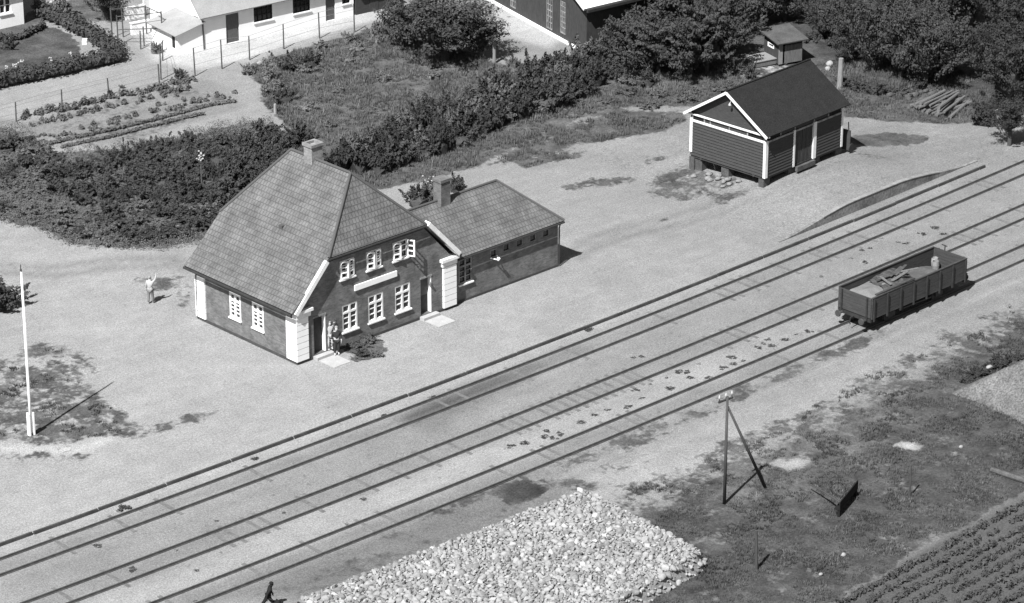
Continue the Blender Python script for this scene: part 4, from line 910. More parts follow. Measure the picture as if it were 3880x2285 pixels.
def person(loc, rz, label, top_mat, leg_mat, head_mat, stride=.0, lean=0, raise_arm=False, bag=False):
    """faces local +y; built standing 1.74 m"""
    rt = empty('person', loc, rz, label, 'person')
    L_ = lambda z, y=0: y + lean*max(0, z-.9)
    C = [(0,L_(.95),.95,.135)]; E_ = []
    def add(p, par): C.append(p); E_.append((par, len(C)-1)); return len(C)-1
    wst = add((0,L_(1.12),1.12,.125), 0); cst = add((0,L_(1.32),1.32,.15), wst); nk = add((0,L_(1.46)+.01,1.47,.06), cst)
    hd = add((0,L_(1.56)+.02,1.57,.085), nk); hd2 = add((0,L_(1.66)+.03,1.67,.085), hd); add((0,L_(1.74)+.02,1.735,.05), hd2)
    add((0,L_(1.6)+.115,1.60,.016), hd)                                  # nose
    for s_ in (-1,1):
        add((s_*.088,L_(1.6)+.02,1.62,.016), hd)                         # ear
        hip = add((s_*.10,L_(.90),.90,.105), 0); kn = add((s_*.11, s_*stride*.5+.03,.50,.075), hip); an = add((s_*.11, s_*stride,.09,.048), kn); add((s_*.12, s_*stride+.17,.04,.042), an)
        sh_ = add((s_*.19,L_(1.40),1.41,.07), cst)
        if raise_arm and s_ > 0: el = add((s_*.34,L_(1.5)+.05,1.60,.048), sh_); wr = add((s_*.38,L_(1.6)+.10,1.85,.036), el); dr = Vector((0,.02,1))
        else: el = add((s_*.25,L_(1.14)-.02 - s_*stride*.2,1.14,.048), sh_); wr = add((s_*.27,L_(.9)+.06 - s_*stride*.35,.90,.036), el); dr = Vector((0,.12,-1))
        pm = add(tuple(Vector(C[wr][:3]) + dr*.06) + (.034,), wr)
        for k, (ox, ln) in enumerate(((-.028,.075),(-.009,.09),(.010,.085),(.028,.065))):
            f1 = add(tuple(Vector(C[pm][:3]) + dr*.04 + Vector((ox*.4,ox,0))) + (.010,), pm); add(tuple(Vector(C[pm][:3]) + dr*(.04+ln) + Vector((ox*.3,ox+.015,0))) + (.008,), f1)
        th = add(tuple(Vector(C[wr][:3]) + dr*.03 + Vector((-s_*.01,.035,0))) + (.011,), wr); add(tuple(Vector(C[wr][:3]) + dr*.07 + Vector((-s_*.02,.05,0))) + (.009,), th)
    skinned('body', C, E_, head_mat, rt, sub=1)
    # clothes follow the body
    S = [(0,L_(.93),.93,.150),(0,L_(1.12),1.12,.142),(0,L_(1.33),1.33,.168),(0,L_(1.43),1.44,.095)]; Es = [(0,1),(1,2),(2,3)]
    for s_ in (-1,1):
        i = len(S); S += [(s_*.195,L_(1.40),1.41,.085)]; Es += [(2,i)]
        if raise_arm and s_ > 0: S += [(s_*.34,L_(1.5)+.05,1.60,.06),(s_*.375,L_(1.58)+.09,1.80,.052)]
        else: S += [(s_*.25,L_(1.14)-.02 - s_*stride*.2,1.14,.062),(s_*.265,L_(.95)+.04 - s_*stride*.32,.95,.052)]
        Es += [(i,i+1),(i+1,i+2)]
    skinned('shirt', S, Es, top_mat, rt)
    S = [(0,L_(.97),.97,.148)]; Es = []
    for s_ in (-1,1):
        i = len(S); S += [(s_*.10,L_(.88),.88,.118),(s_*.11,s_*stride*.5+.03,.50,.092),(s_*.11,s_*stride,.12,.072)]; Es += [(0,i),(i,i+1),(i+1,i+2)]
    skinned('trousers', S, Es, leg_mat, rt)
    m = MB(); m.blob((0,L_(1.7)-.005,1.70), (.10,.115,.085), 2, .05, 4); m.build('hair', top_mat if head_mat != 'skin' else 'kerb_top', rt, smooth=True)
    for s_ in (-1,1):
        m = MB(); m.blob((s_*.035,L_(1.63)+.098,1.635), (.014,.01,.010), 1, 0, 1); m.build('eye', 'room_dark', rt)
    return rt
pq = (-1.42,12.62); person((pq[0],pq[1],0), R(-60), 'person in white shirt and grey trousers standing on the gravel yard left of the station', 'shirt', 'trousers', 'skin', stride=.08, raise_arm=True)
pq = (-18.02,-21.90); pr = person((pq[0],pq[1],BED), R(-125), 'person all in black striding with a sack at the bottom edge below the tracks', 'black_cloth', 'black_cloth', 'black_cloth', stride=.42, lean=.22)
pr.scale = (1.0,1.0,.86)
pq = (2.52,-0.34); person((pq[0],pq[1],.03), R(150), 'person in dark clothes standing before the left station door', 'dark_cloth', 'dark_cloth', 'skin', stride=.05)
pq = (2.39,0.14); person((pq[0]+.05,pq[1]+.05,.2), R(165), 'person in pale clothes standing on the doorstep of the left station door', 'pale_cloth', 'pale_cloth', 'skin', stride=.03)
m = MB(); sp = pr.location; M = Matrix.Translation(sp) @ Matrix.Rotation(R(-125), 4, 'Z'); m.blob(tuple(M @ Vector((.30,.42,.42))), (.19,.22,.30), 2, .15, 9); m.tube([M @ Vector((.23,.02,.72)), M @ Vector((.30,.36,.62))], .03, 6); tag(m.build('sack', 'black_cloth', smooth=True), 'black sack held at the side of the person in black', 'sack')

# where the trees stand (metres)
TREES1 = [(49.78,26.74),(49.04,23.35),(50.38,21.43),(51.93,21.48),(55.02,23.49),(53.39,27.23),(55.81,26.37),(59.05,27.87),(67.06,32.52),(53.98,30.94),(57.71,31.48),(60.76,30.78),(67.56,28.21)]
TREES2 = [(62.95,17.96),(61.61,14.44),(61.46,11.72),(62.14,10.02),(64.07,10.08),(66.25,20.56),(65.50,16.98),(65.75,14.41),(69.54,22.10),(67.47,23.85),(69.88,18.71)]
TREES3 = [(72.74,16.91),(74.94,16.91),(74.77,13.96),(72.91,10.72),(66.05,7.27),(63.13,3.14),(68.02,5.61)]
HEAP_VIEW = [(-31.56,-15.62),(-17.42,-22.35),(1.65,-22.75),(1.71,-31.91),(-0.06,-33.21),(-4.16,-33.55),(-8.01,-35.50)]
CROP_VIEW = [(2.62,-39.27),(10.82,-38.01),(20.07,-37.27),(10.37,-45.82)]

# ------------------------------------------------------------------ foliage
def leaf_mesh(name, clumps, mat, seed, core=None):
    """clumps: (centre, (rx,ry,rz), leaves, size[, axis]): leaves point outward from each clump with much
    scatter; with an axis the clump is a spray drawn out along it"""
    g = np.random.default_rng(seed); V = []
    for q in clumps:
        c, r, n, s = q[:4]
        d = g.normal(size=(n,3)); d /= np.linalg.norm(d,axis=1)[:,None]
        d[:,2] = np.where(d[:,2] < -.35, -d[:,2], d[:,2])
        p = d*np.array(r)*g.uniform(.55,1.12,(n,1))
        if len(q) > 4:
            a = np.array(q[4], float); a /= np.linalg.norm(a); k = np.cross(a, [0,0,1.0]); k = k/(np.linalg.norm(k)+1e-9); B = np.stack([a, k, np.cross(k, a)])
            p = p @ B; d = d @ B
        p = p + np.array(c)
        nrm = d + g.normal(size=(n,3))*.45 + np.array([0,0,.45]); nrm /= np.linalg.norm(nrm,axis=1)[:,None]
        t = np.cross(nrm, g.normal(size=(n,3))); t /= np.linalg.norm(t,axis=1)[:,None]+1e-9; b_ = np.cross(nrm,t)
        sz = s*g.uniform(.5,1.6,(n,1)); t = t*sz; b_ = b_*sz*g.uniform(.35,.7,(n,1))
        V.append(np.stack([p-t, p-b_*.9, p+t, p+b_],1).reshape(-1,3))
    V = np.concatenate(V); nq = len(V)//4
    verts = V.tolist(); faces = np.arange(nq*4).reshape(nq,4).tolist()
    if core:
        mb = MB()
        for k, (c, r) in enumerate(core): mb.blob(c, r, 1, .2, seed+k)
        o0 = len(verts); verts += mb.v; faces += [tuple(o0+i for i in f) for f in mb.f]
    me = bpy.data.meshes.new(name); me.from_pydata(verts, [], faces); me.materials.append(MATS[mat]); return me
def bush_mesh(seed, mat, k=17, s=.050):
    """ragged scrub: sprays shooting up and out of a low heart, of unequal length, with gaps between"""
    g = random.Random(seed); cl = []
    for i in range(k):
        a = g.uniform(0, 2*math.pi); tilt = g.uniform(.15,1.25); L_ = g.uniform(.55,1.12)*(1.0 if tilt > .6 else .85)
        d = (math.sin(tilt)*math.cos(a), math.sin(tilt)*math.sin(a), math.cos(tilt)*.75)
        base = (g.uniform(-.28,.28), g.uniform(-.28,.28), .06)
        for j in range(3):
            f = (.35,.66,.95)[j]; q = g.uniform(.15,.24)*(1.15-.38*j)
            c = tuple(base[m_] + d[m_]*L_*f + g.uniform(-.06,.06) for m_ in range(3))
            cl.append((c, (q*1.7,q*.8,q*.7), int((62-12*j)*(1 if s > .04 else 1.7)), s, d))
    core = [((0,0,.12),(.52,.52,.24))]
    return leaf_mesh('bush', cl, mat, seed, core)
def crown_mesh(seed, mat, shape='round', s=.026, boughs=30):
    """unit crown grown bough by bough round the stem; ragged outline, dark hollows between the boughs"""
    g = random.Random(seed); cl = []
    for i in range(boughs):
        u = (i + g.random())/boughs; a = i*2.39996 + g.uniform(-.5,.5)
        if shape == 'spruce': z0 = .12 + 1.2*u; L_ = (1.05-u)*g.uniform(.75,1.15)*.95; rise = -.12
        elif shape == 'pine': z0 = .18 + .85*u; L_ = (1.08-.66*u*u)*g.uniform(.5,1.25); rise = .26
        else: z0 = .20 + .72*u; L_ = math.sqrt(max(.08, 1-(1.5*u-.55)**2))*g.uniform(.62,1.15); rise = .35 + .4*u
        d = Vector((math.cos(a), math.sin(a), rise)).normalized()
        n = 4 if L_ > .55 else 3
        for j in range(n):
            f = (j+.9)/n; q = g.uniform(.13,.23)*(1.1-.35*f)*(.8 if shape == 'spruce' else 1)
            c = Vector((0,0,z0)) + d*L_*f + Vector((g.uniform(-.1,.1), g.uniform(-.1,.1), g.uniform(-.05,.09)))
            flat = .36 if shape in ('pine','spruce') else .72
            cl.append((tuple(c), (q*1.75, q*1.05, q*flat), 88, s, (d.x + g.uniform(-.5,.5), d.y + g.uniform(-.5,.5), d.z + g.uniform(0,.5))))
    core = [((0,0,.55),(.36,.36,.34))] if shape != 'spruce' else [((0,0,.5),(.22,.22,.5))]
    return leaf_mesh('crown', cl, mat, seed, core)
BUSH = {mt: [bush_mesh(s_*13+i, mt) for s_ in range(5)] for i, mt in enumerate(('leaf_mid','leaf_dark','leaf_soft','leaf_black'))}
BUSH['leaf_grey'] = [bush_mesh(200+i, 'leaf_grey', 26, .034) for i in range(5)]
CROWN = {'rdark': [crown_mesh(110+i,'leaf_dark') for i in range(3)], 'pine': [crown_mesh(120+i,'leaf_dark','pine',.033,30) for i in range(3)], 'black': [crown_mesh(130+i,'leaf_black') for i in range(2)], 'spruce': [crown_mesh(140,'leaf_black','spruce',.026,40)]}
r_ = random.Random(31)
def bush(x, y, r, h, mt, label, cat='bush', group=None, name='bush'):
    me = r_.choice(BUSH[mt]); o = bpy.data.objects.new(name, me); col.objects.link(o)
    o.location = (x, y, gz(x,y) - .04); o.rotation_euler = (0,0,r_.uniform(0,6.28)); o.scale = (r*r_.uniform(.9,1.2), r*r_.uniform(.9,1.2), h/.86*r_.uniform(.85,1.2))
    return tag(o, label, cat, group)
def tree(x, y, r, h, kind, label, group=None, name='tree', lift=None):
    """trunk with limbs carrying a crown of radius r that tops out at height h"""
    t = empty(name, (x, y, gz(x,y)), r_.uniform(0,6.28), label, 'tree', group)
    ch_ = (h - (lift or 0.0))
    cr = bpy.data.objects.new('crown', r_.choice(CROWN[kind])); col.objects.link(cr); cr.parent = t; cr.location = (0,0,(lift or 0)*.9); cr.scale = (r*1.08, r*1.08, ch_/1.32)
    m = MB(); tr_ = max(.09, r*.065); m.tube([(0,0,-.1),(.02,0,h*.3),(.05,.03,h*.62)], [tr_*1.3,tr_,tr_*.5], 8)
    for k in range(5):
        a = k*1.3+.4; m.tube([(.02,0,h*(.22+.06*k)),(r*.3*math.cos(a),r*.3*math.sin(a),h*(.38+.06*k)),(r*.62*math.cos(a),r*.62*math.sin(a),h*(.46+.06*k))], [tr_*.5,tr_*.3,tr_*.12], 5)
    m.build('trunk', 'bark', t); return t
def scatter(poly, d, seed, edge=0):
    g = random.Random(seed); xs = [p[0] for p in poly]; ys = [p[1] for p in poly]; out = []
    for _ in range(9000):
        p = (g.uniform(min(xs),max(xs)), g.uniform(min(ys),max(ys)))
        if all((p[0]-q[0])**2 + (p[1]-q[1])**2 > d*d for q in out):
            if sdist(poly, np.array([p[0]]), np.array([p[1]]))[0] > edge: out.append(p)
    return out
# shrub bank left of the station: low scrub, dark toward its right-hand end
BANK = [(6.37,43.97),(7.33,40.40),(7.04,35.97),(10.81,33.96),(14.35,33.46),(18.64,32.98),(20.98,32.03),(20.06,28.94),(19.28,26.30),(14.70,22.97),(10.65,21.77),(7.88,19.63),(4.50,20.04),(2.27,22.10),(0.60,24.56),(0.57,27.77),(-1.14,31.74)]
for x, y in scatter(BANK, 1.06, 5, .1):
    right = (9.91,27.02); k = (x - y*.25)
    dark = r_.random() < .12 + .75*float(sstep(-2, 7, x - .25*(y-20)))
    bush(x, y, r_.uniform(1.0,1.5), r_.uniform(.55,1.35) if dark else r_.uniform(.45,.95), 'leaf_dark' if dark else 'leaf_grey', 'low scrub bush in the dense bank left of the station roof', group='scrub bushes in the bank left of the station')
for q in [(15.00,26.52),(17.33,27.47),(19.70,28.44),(21.44,28.98),(17.39,29.39),(20.01,30.70),(13.12,25.24),(18.11,25.83)]: bush(q[0], q[1], r_.uniform(1.1,1.5), r_.uniform(1.5,2.0), 'leaf_dark', 'tall dark bush crowding behind the left side of the station roof', group='dark bushes behind the station roof')
edge = []
for k, (x, y) in enumerate(scatter([(-0.96,32.04),(0.68,27.94),(0.75,24.78),(2.42,22.32),(4.61,20.21),(7.88,19.63),(7.42,18.10),(3.75,18.95),(1.49,21.38),(-0.17,23.82),(-0.25,26.95),(-1.87,30.54)], .62, 6, 0) + scatter([(7.55,45.89),(8.72,42.61),(8.27,37.89),(12.17,36.01),(15.63,35.32),(20.02,34.92),(22.29,33.84),(21.51,30.45),(20.06,28.94),(20.98,32.03),(18.64,32.98),(14.35,33.46),(10.81,33.96),(7.04,35.97),(7.33,40.40),(6.37,43.97)], .75, 7, 0)):
    for u in range(3): edge.append(((x+r_.uniform(-.3,.3), y+r_.uniform(-.3,.3), gz(x,y)+r_.uniform(.05,.28)), (.42,.42,.22), 46, .045))
o = bpy.data.objects.new('scrub_edge', leaf_mesh('scrub_edge', edge, 'leaf_grey', 71)); col.objects.link(o); tag(o, 'low soft growth along the edges of the bank left of the station', 'ground cover', kind='stuff')
# thicket behind the station and up to the dark trees
THICK = [(19.69,23.52),(21.18,23.72),(24.61,25.09),(27.63,26.31),(31.16,26.77),(36.84,27.54),(43.52,28.82),(46.09,28.71),(47.57,26.88),(47.14,25.53),(41.73,22.86),(36.34,22.60),(31.77,22.29),(27.02,20.76),(22.51,20.65),(19.97,22.13)]
for x, y in scatter(THICK, 1.18, 9, .2):
    bush(x, y, r_.uniform(1.1,1.7), r_.uniform(1.1,2.5), r_.choice(('leaf_dark','leaf_dark','leaf_dark','leaf_black','leaf_mid')), 'dark shrub in the thicket running up behind the station', group='shrubs in the thicket behind the station')
# loose scrub in the meadow
for x, y in scatter([(26.92,42.63),(31.22,43.61),(37.27,43.85),(40.75,43.96),(38.69,40.85),(33.70,39.19),(30.18,39.30),(25.22,37.37)], 2.0, 12, .3): bush(x, y, r_.uniform(.7,1.1), r_.uniform(.6,1.1), 'leaf_soft', 'soft bush at the upper edge of the rough meadow by the wire fence', group='soft bushes along the meadow edge')
for q, lab in (((31.27,40.67),'dark bush in the meadow below the fence, the rightmost of three'), ((29.80,41.11),'dark bush in the meadow below the fence, the middle of three'), ((25.54,36.01),'dark low bush beside the garden path at the meadow corner')): bush(q[0], q[1], 1.2, 1.3, 'leaf_dark', lab)
for x, y in scatter([(31.97,38.35),(35.17,34.51),(39.67,31.85),(44.59,32.31),(37.11,27.86),(31.51,29.88),(26.40,27.86),(23.00,29.71),(25.52,34.94)], 3.4, 14, .4): bush(x, y, r_.uniform(.6,1.0), r_.uniform(.45,.8), 'leaf_soft', 'faint low bush standing out of the tall meadow grass', group='low bushes in the meadow')
# big bushy tree over the meadow
q = (39.46,35.48)
tree(q[0], q[1], 4.1, 4.6, 'rdark', 'wide bushy tree standing between the meadow and the black barn')
q = (41.80,34.66); tree(q[0], q[1], 2.3, 3.4, 'rdark', 'small dark tree at the right flank of the wide bushy tree')
q = (38.91,39.71); tree(q[0], q[1], 2.2, 3.6, 'rdark', 'small dark tree at the left flank of the wide bushy tree')
# dark trees right of the barn
for k, (px, r, h) in enumerate([((1560,150),2.2,3.4),((1620,185),2.5,3.6),((1700,192),2.6,3.9),((1770,170),2.4,3.8),((1825,135),2.3,3.9),((1640,120),2.5,4.2),((1720,110),2.6,4.6),((1800,75),2.6,4.6),((1880,60),2.5,4.5),((1570,85),2.2,3.8),((1650,55),2.5,4.2),((1740,40),2.6,4.6),((1960,55),2.2,3.8)]):
    q = TREES1[k]
    tree(q[0], q[1], r*r_.uniform(.85,1.15), h*(r_.uniform(1.0,1.15) if k in (0,5,9,10) else r_.uniform(1.1,1.5)), 'pine', 'dark layered tree in the grove between the barn and the small hut', 'dark trees between barn and hut')
for x, y in scatter([(48.90,31.02),(51.30,30.18),(50.38,27.41),(48.02,23.08),(45.56,22.92),(46.26,26.27)], 1.4, 17, .1): bush(x, y, r_.uniform(.8,1.2), r_.uniform(.8,1.3), 'leaf_mid', 'bush among pale stones in front of the barn', group='bushes in front of the barn')
for x, y in scatter([(40.60,23.28),(45.43,21.93),(49.04,19.98),(51.80,18.77),(49.83,17.11),(45.07,18.20),(41.38,19.93)], 1.9, 18, .1): bush(x, y, r_.uniform(.7,1.1), r_.uniform(.5,.85), 'leaf_mid', 'low bush on the grass verge below the dark trees', group='low bushes on the verge')
# right-hand trees
for k, (r, h) in enumerate([(2.4,3.4),(2.6,3.8),(2.8,4.0),(2.7,3.8),(2.5,3.4),(2.4,3.2),(2.7,4.2),(2.7,4.2),(2.6,4.0),(2.5,3.6),(2.6,4.0)]):
    q = TREES2[k]; tree(q[0], q[1], r*r_.uniform(.85,1.15), h*r_.uniform(1.05,1.45), 'rdark', 'dense leafy tree in the mass right of the hut behind the shed', 'leafy trees right of the hut')
for k, (r, h) in enumerate([(2.6,4.4),(2.6,4.2),(2.4,3.8),(2.4,4.0),(2.2,3.4),(2.6,4.6),(2.5,4.4)]):
    q = TREES3[k]; tree(q[0], q[1], r*r_.uniform(.85,1.15), h*r_.uniform(1.0,1.4), 'black', 'very dark tree at the top right edge of the view', 'very dark trees at the right edge')
for q, r, h in (((63.78,21.79),1.5,3.0),((63.31,27.12),2.1,3.3),((64.75,26.65),2.0,3.2),((65.65,25.64),1.8,3.0),((66.85,30.09),2.3,3.6),((66.91,25.83),1.7,3.0),((61.22,17.08),1.3,2.2),((69.66,26.43),1.9,3.2)): tree(q[0], q[1], r, h, 'rdark', 'leafy tree close behind or beside the small hut', 'trees close round the hut')
for q, r, h in (((48.78,27.36),1.4,2.2),((48.23,28.06),1.2,1.8),((46.29,27.39),1.3,1.9),((46.31,23.97),1.1,1.5),((46.82,22.19),1.2,1.5)): bush(q[0], q[1], r, h, 'leaf_dark', 'dark leafy bush joining the thicket to the grove before the barn', group='dark bushes before the barn')
q = (57.70,-1.87); tree(q[0], q[1], 1.9, 3.3, 'black', 'dark low crowned tree by the track at the right edge of the yard', lift=.7)
q = (59.65,2.04); bush(q[0], q[1], 1.5, 1.7, 'leaf_black', 'round black bush at the end of the stacked poles')
for k, q in enumerate([(57.89,13.61),(57.94,12.46),(58.41,10.95),(59.71,9.86),(61.19,9.71),(53.67,18.87),(53.29,20.33),(63.51,19.86),(64.54,22.00),(63.09,22.02),(65.87,23.95)]): bush(q[0], q[1], r_.uniform(.7,1.1), r_.uniform(.7,1.3), 'leaf_dark', 'dark undergrowth bush round the hut and at the feet of the trees', group='undergrowth round the hut')
q = (57.16,13.45); m = MB(); m.tube([(0,0,-.1),(.03,0,1.2),(.05,.02,2.2)], [.22,.19,.17], 9); tag(m.build('tree_stump', 'pale_wood', loc=(q[0],q[1],gz(*q))), 'tall pale tree stump between the hut and the leafy trees', 'stump')
# bushes by the buildings
for q, r, h, mt, lab in [((20.54,14.79),1.3,1.6,'leaf_dark','dark garden bush just behind the wing chimney'),((21.79,15.11),1.1,1.8,'leaf_mid','leafy garden bush with pale blooms behind the station wing'),((23.88,15.21),.9,1.5,'leaf_dark','dark bush peeping out right of the wing chimney'),((4.04,0.01),.75,.5,'leaf_mid','low bush under the ground floor windows beside the left door'),((4.98,-0.04),.75,.42,'leaf_mid','flat bush farther along the station wall under the middle window'),((3.60,-1.25),.65,.40,'leaf_dark','dark cushion shrub at the front of the station flower bed'),((4.15,-1.86),.7,.32,'leaf_mid','low spreading shrub at the platform end of the flower bed'),((2.94,-1.58),.45,.28,'leaf_soft','small grey cushion plant beside the pale slab'),((-8.76,17.87),2.0,2.0,'leaf_dark','round dark bush cut by the left edge above the flagpole plot')]:
    if lab: bush(q[0], q[1], r, h, mt, lab)
cl = empty('climbing_rose', (2.35,0.25)+(0,), R(3.4), 'pale flowering climber trained beside the left station door', 'climber')
lm = bpy.data.objects.new('foliage', leaf_mesh('climber', [((g_*.12-.05,-.05,.35+.36*g_),(.17,.13,.24),60,.05) for g_ in range(5)], 'leaf_soft', 77)); col.objects.link(lm); lm.parent = cl
m = MB(); g_ = random.Random(4)
for k in range(26): m.blob((g_.uniform(.15,.5),g_.uniform(-.22,-.02),g_.uniform(.25,1.95)), (.05,.05,.045), 1, .1, k)
m.build('blossom', 'petal', cl)
# flowers of the bloom-topped pole and the bush behind the wing
def flower_patch(q, n, spread, z0, z1, label, seed, size=.07):
    g_ = random.Random(seed); m = MB(); z = gz(*q)
    for k in range(n): m.blob((q[0]+g_.gauss(0,spread), q[1]+g_.gauss(0,spread), z+g_.uniform(z0,z1)), (size,size,size*.8), 1, .15, seed*50+k)
    tag(m.build('flower_clump', 'petal'), label, 'flowers')
flower_patch((11.45,25.72), 16, .16, 2.15, 2.6, 'white blossom on the thin pole in the shrub bank', 1)
flower_patch((21.92,15.19), 18, .20, .9, 1.5, 'pale blossom on the bush behind the station wing', 2)
for k, (q, lab) in enumerate([((14.03,53.30),'white flower clump on the lawn edge, nearest the left edge'),((14.75,53.37),'white flower clump on the lawn, second from the left edge'),((15.64,53.77),'white flower clump on the lawn edge right of the first two'),((17.45,52.93),'white flower clump in the middle of the lawn edge'),((19.10,52.93),'tall white flower clump near the hedge'),((20.64,51.39),'small white flowers on the hedge near its corner'),((17.41,58.61),'white flowers in the dark shrub on the lawn')]): flower_patch(q, 6, .12, .25, .55, lab, 10+k, .075)
m = MB(); q = (23.51,51.55); m.box((-.3,-.16,.9),(.3,.16,1.2)); o = m.build('white_box', 'white_paint', loc=((20.44,53.08)[0],(20.44,53.08)[1],.0)); o.rotation_euler = (0,0,R(50)); tag(o, 'small white box shape on top of the clipped hedge', 'box')
for k in range(3):
    pass
def hedge(pts, w, h, mt, label, seed, size=.11, dens=60):
    """clipped hedge: leaves over a rounded box that follows a line"""
    g = np.random.default_rng(seed); cl = []; core = MB()
    for (ax, ay), (bx, by) in zip(pts, pts[1:]):
        L_ = math.hypot(bx-ax, by-ay); n = max(2, int(L_/(w*.45)))
        for i in range(n):
            t = (i+.5)/n; x = ax+(bx-ax)*t; y = ay+(by-ay)*t
            cl.append(((x+g.uniform(-.1,.1),y+g.uniform(-.1,.1),h*.5),(w*.56*g.uniform(.85,1.15),w*.56*g.uniform(.85,1.15),h*.55*g.uniform(.85,1.12)),int(dens*w*h*1.6),size))
            core.blob((x,y,h*.42),(w*.42,w*.42,h*.46),1,.1,int(seed*9+i))
    me = leaf_mesh('hedge', cl, mt, seed); o0 = MB()
    o = bpy.data.objects.new('hedge', me); col.objects.link(o); tag(o, label, 'hedge')
    c = core.build('core', mt, o); return o
hedge([(11.16,51.24),(13.98,50.97),(16.48,50.66),(19.14,50.57),(21.80,50.41)], 1.5, 1.15, 'leaf_dark', 'thick dark clipped hedge along the front of the lawn', 41)
hedge([(21.83,50.97),(22.60,55.05),(22.92,59.04),(22.83,62.23)], 1.5, 1.2, 'leaf_dark', 'thick hedge along the right side of the lawn', 42)
hedge([(16.62,60.11),(18.77,59.13),(21.65,60.37)], .5, .5, 'leaf_dark', 'thin low hedge crossing the back of the lawn', 43)
for q, r, h, mt, lab in [((17.02,57.98),.9,1.1,'leaf_dark','dark shrub with white flowers on the lawn'),((23.60,61.20),1.3,1.9,'leaf_soft','pale blooming shrub in front of the whitewashed cottage'),((22.86,62.83),1.0,1.5,'leaf_mid','shrub at the cottage corner by the lawn'),((22.91,44.88),.75,.75,'leaf_dark','dark clump at the top end of the vegetable rows'),((24.70,50.30),.8,.8,'leaf_soft','wispy shrub beside the ragged fence post'),((18.50,45.47),.35,.4,'leaf_mid','little bush on the path side of the vegetable plot fence'),((16.91,44.61),.45,.55,'leaf_dark','dark tuft by a fence post of the vegetable plot')]: bush(q[0], q[1], r, h, mt, lab)
flower_patch((23.76,61.57), 26, .5, 1.2, 1.9, 'large white blooms on the shrub before the cottage', 33, .14)
q = (26.08,58.86); tree(q[0], q[1], 2.0, 3.4, 'black', 'dark tree by the top edge left of the pergola')
# ------------------------------------------------------------------ vegetable plot
veg_me = [leaf_mesh('plant', [((0,0,.16),(.2,.2,.18),26,.085),((.12,.05,.10),(.15,.15,.12),14,.08)], 'leaf_mid', 300+i) for i in range(3)]
def plant(name, me, x, y, s, label, cat, group):
    o = bpy.data.objects.new(name, me); col.objects.link(o); o.location = (x,y,gz(x,y)-.02); o.rotation_euler = (0,0,r_.uniform(0,6.28)); o.scale = (s,s,s*r_.uniform(.8,1.3)); return tag(o, label, cat, group)
def row(a, b_, n, s, jit, label, group, skip=.0):
    for i in range(n):
        if r_.random() < skip: continue
        t = (i + r_.uniform(-.3,.3))/(n-1); x = a[0]+(b_[0]-a[0])*t + r_.gauss(0,jit); y = a[1]+(b_[1]-a[1])*t + r_.gauss(0,jit)
        plant('vegetable_plant', veg_me[i % 3], x, y, s*r_.uniform(.6,1.35), label, 'plant', group)
row((9.96,44.69), (23.29,43.43), 60, 1.15, .22, 'dark bushy plant in the top row of the vegetable plot by the fence', 'plants in the top vegetable row', .06)
row((9.46,43.02), (22.19,42.35), 62, .95, .2, 'smaller plant in the second row of the vegetable plot', 'plants in the second vegetable row', .12)
row((8.68,40.28), (23.45,39.74), 95, .75, .5, 'sparse pale plant in the middle of the vegetable plot', 'plants in the middle of the plot', .2)
hedge([(8.45,39.16),(12.14,38.89),(16.50,38.53),(21.15,38.43),(22.91,38.01)], .34, .26, 'leaf_mid', 'long low row of greens in the vegetable plot, the farther of two', 51, .07, 130)
hedge([(8.73,38.11),(12.03,37.75),(16.56,37.64),(19.73,37.38)], .36, .24, 'leaf_mid', 'long low row of greens in the vegetable plot, the nearer of two', 52, .07, 130)
# ------------------------------------------------------------------ weeds between the tracks
def weed_mesh(seed):
    g = random.Random(seed); cl = []
    for k in range(16):
        a = g.uniform(0,6.28); r = .17*math.sqrt(g.random()); q = g.uniform(.06,.11); cl.append(((r*math.cos(a)*1.3, r*math.sin(a), .02), (q,q,q*.7), 16, .030))
    return leaf_mesh('weed', cl, 'leaf_dark', seed)
weed_me = [weed_mesh(400+i) for i in range(5)]
WEEDS = [(2.66,-15.58),(3.46,-15.73),(5.30,-15.43),(4.82,-15.89),(5.64,-16.12),(5.05,-16.29),(7.47,-15.80),(8.68,-15.60),(9.67,-15.48),(10.74,-15.97),(12.58,-14.60),(13.73,-14.52),(14.98,-14.50),(16.10,-14.37),(16.41,-14.64),(17.70,-14.27),(14.23,-15.65),(16.03,-15.39),(16.81,-16.05),(12.12,-15.61),(18.37,-15.57),(19.19,-15.53),(19.87,-15.59),(19.69,-14.85),(21.82,-14.80),(23.07,-14.36),(22.65,-15.13),(23.79,-14.96),(22.49,-14.62),(24.86,-14.88),(25.68,-15.05),(15.44,-11.27),(15.87,-11.48),(32.05,-9.71),(35.72,-9.89),(35.52,-8.87),(36.94,-8.36),(37.56,-8.45),(39.62,-8.90),(39.86,-9.36),(41.75,-8.95),(43.08,-8.74),(42.72,-9.77),(-20.72,-10.98),(-20.77,-14.17),(-17.91,-13.92),(-18.38,-16.36),(-14.49,-12.61),(-16.32,-15.55),(-20.26,-18.88),(-16.34,-11.47),(-7.22,-15.44),(-11.30,-14.06),(-9.60,-17.16)]
for k, q in enumerate(WEEDS):
    o = bpy.data.objects.new('weed_clump', weed_me[k % 5]); col.objects.link(o); s_ = r_.uniform(.50,1.15)*(.7 if k > 44 else 1); o.location = (q[0],q[1],gz(*q)-.015); o.rotation_euler = (0,0,r_.uniform(0,6.28)); o.scale = (s_*1.15,s_*1.15,s_*.6)
    tag(o, 'small dark weed clump growing in the gravel between the tracks', 'weed', 'weed clumps between the tracks')
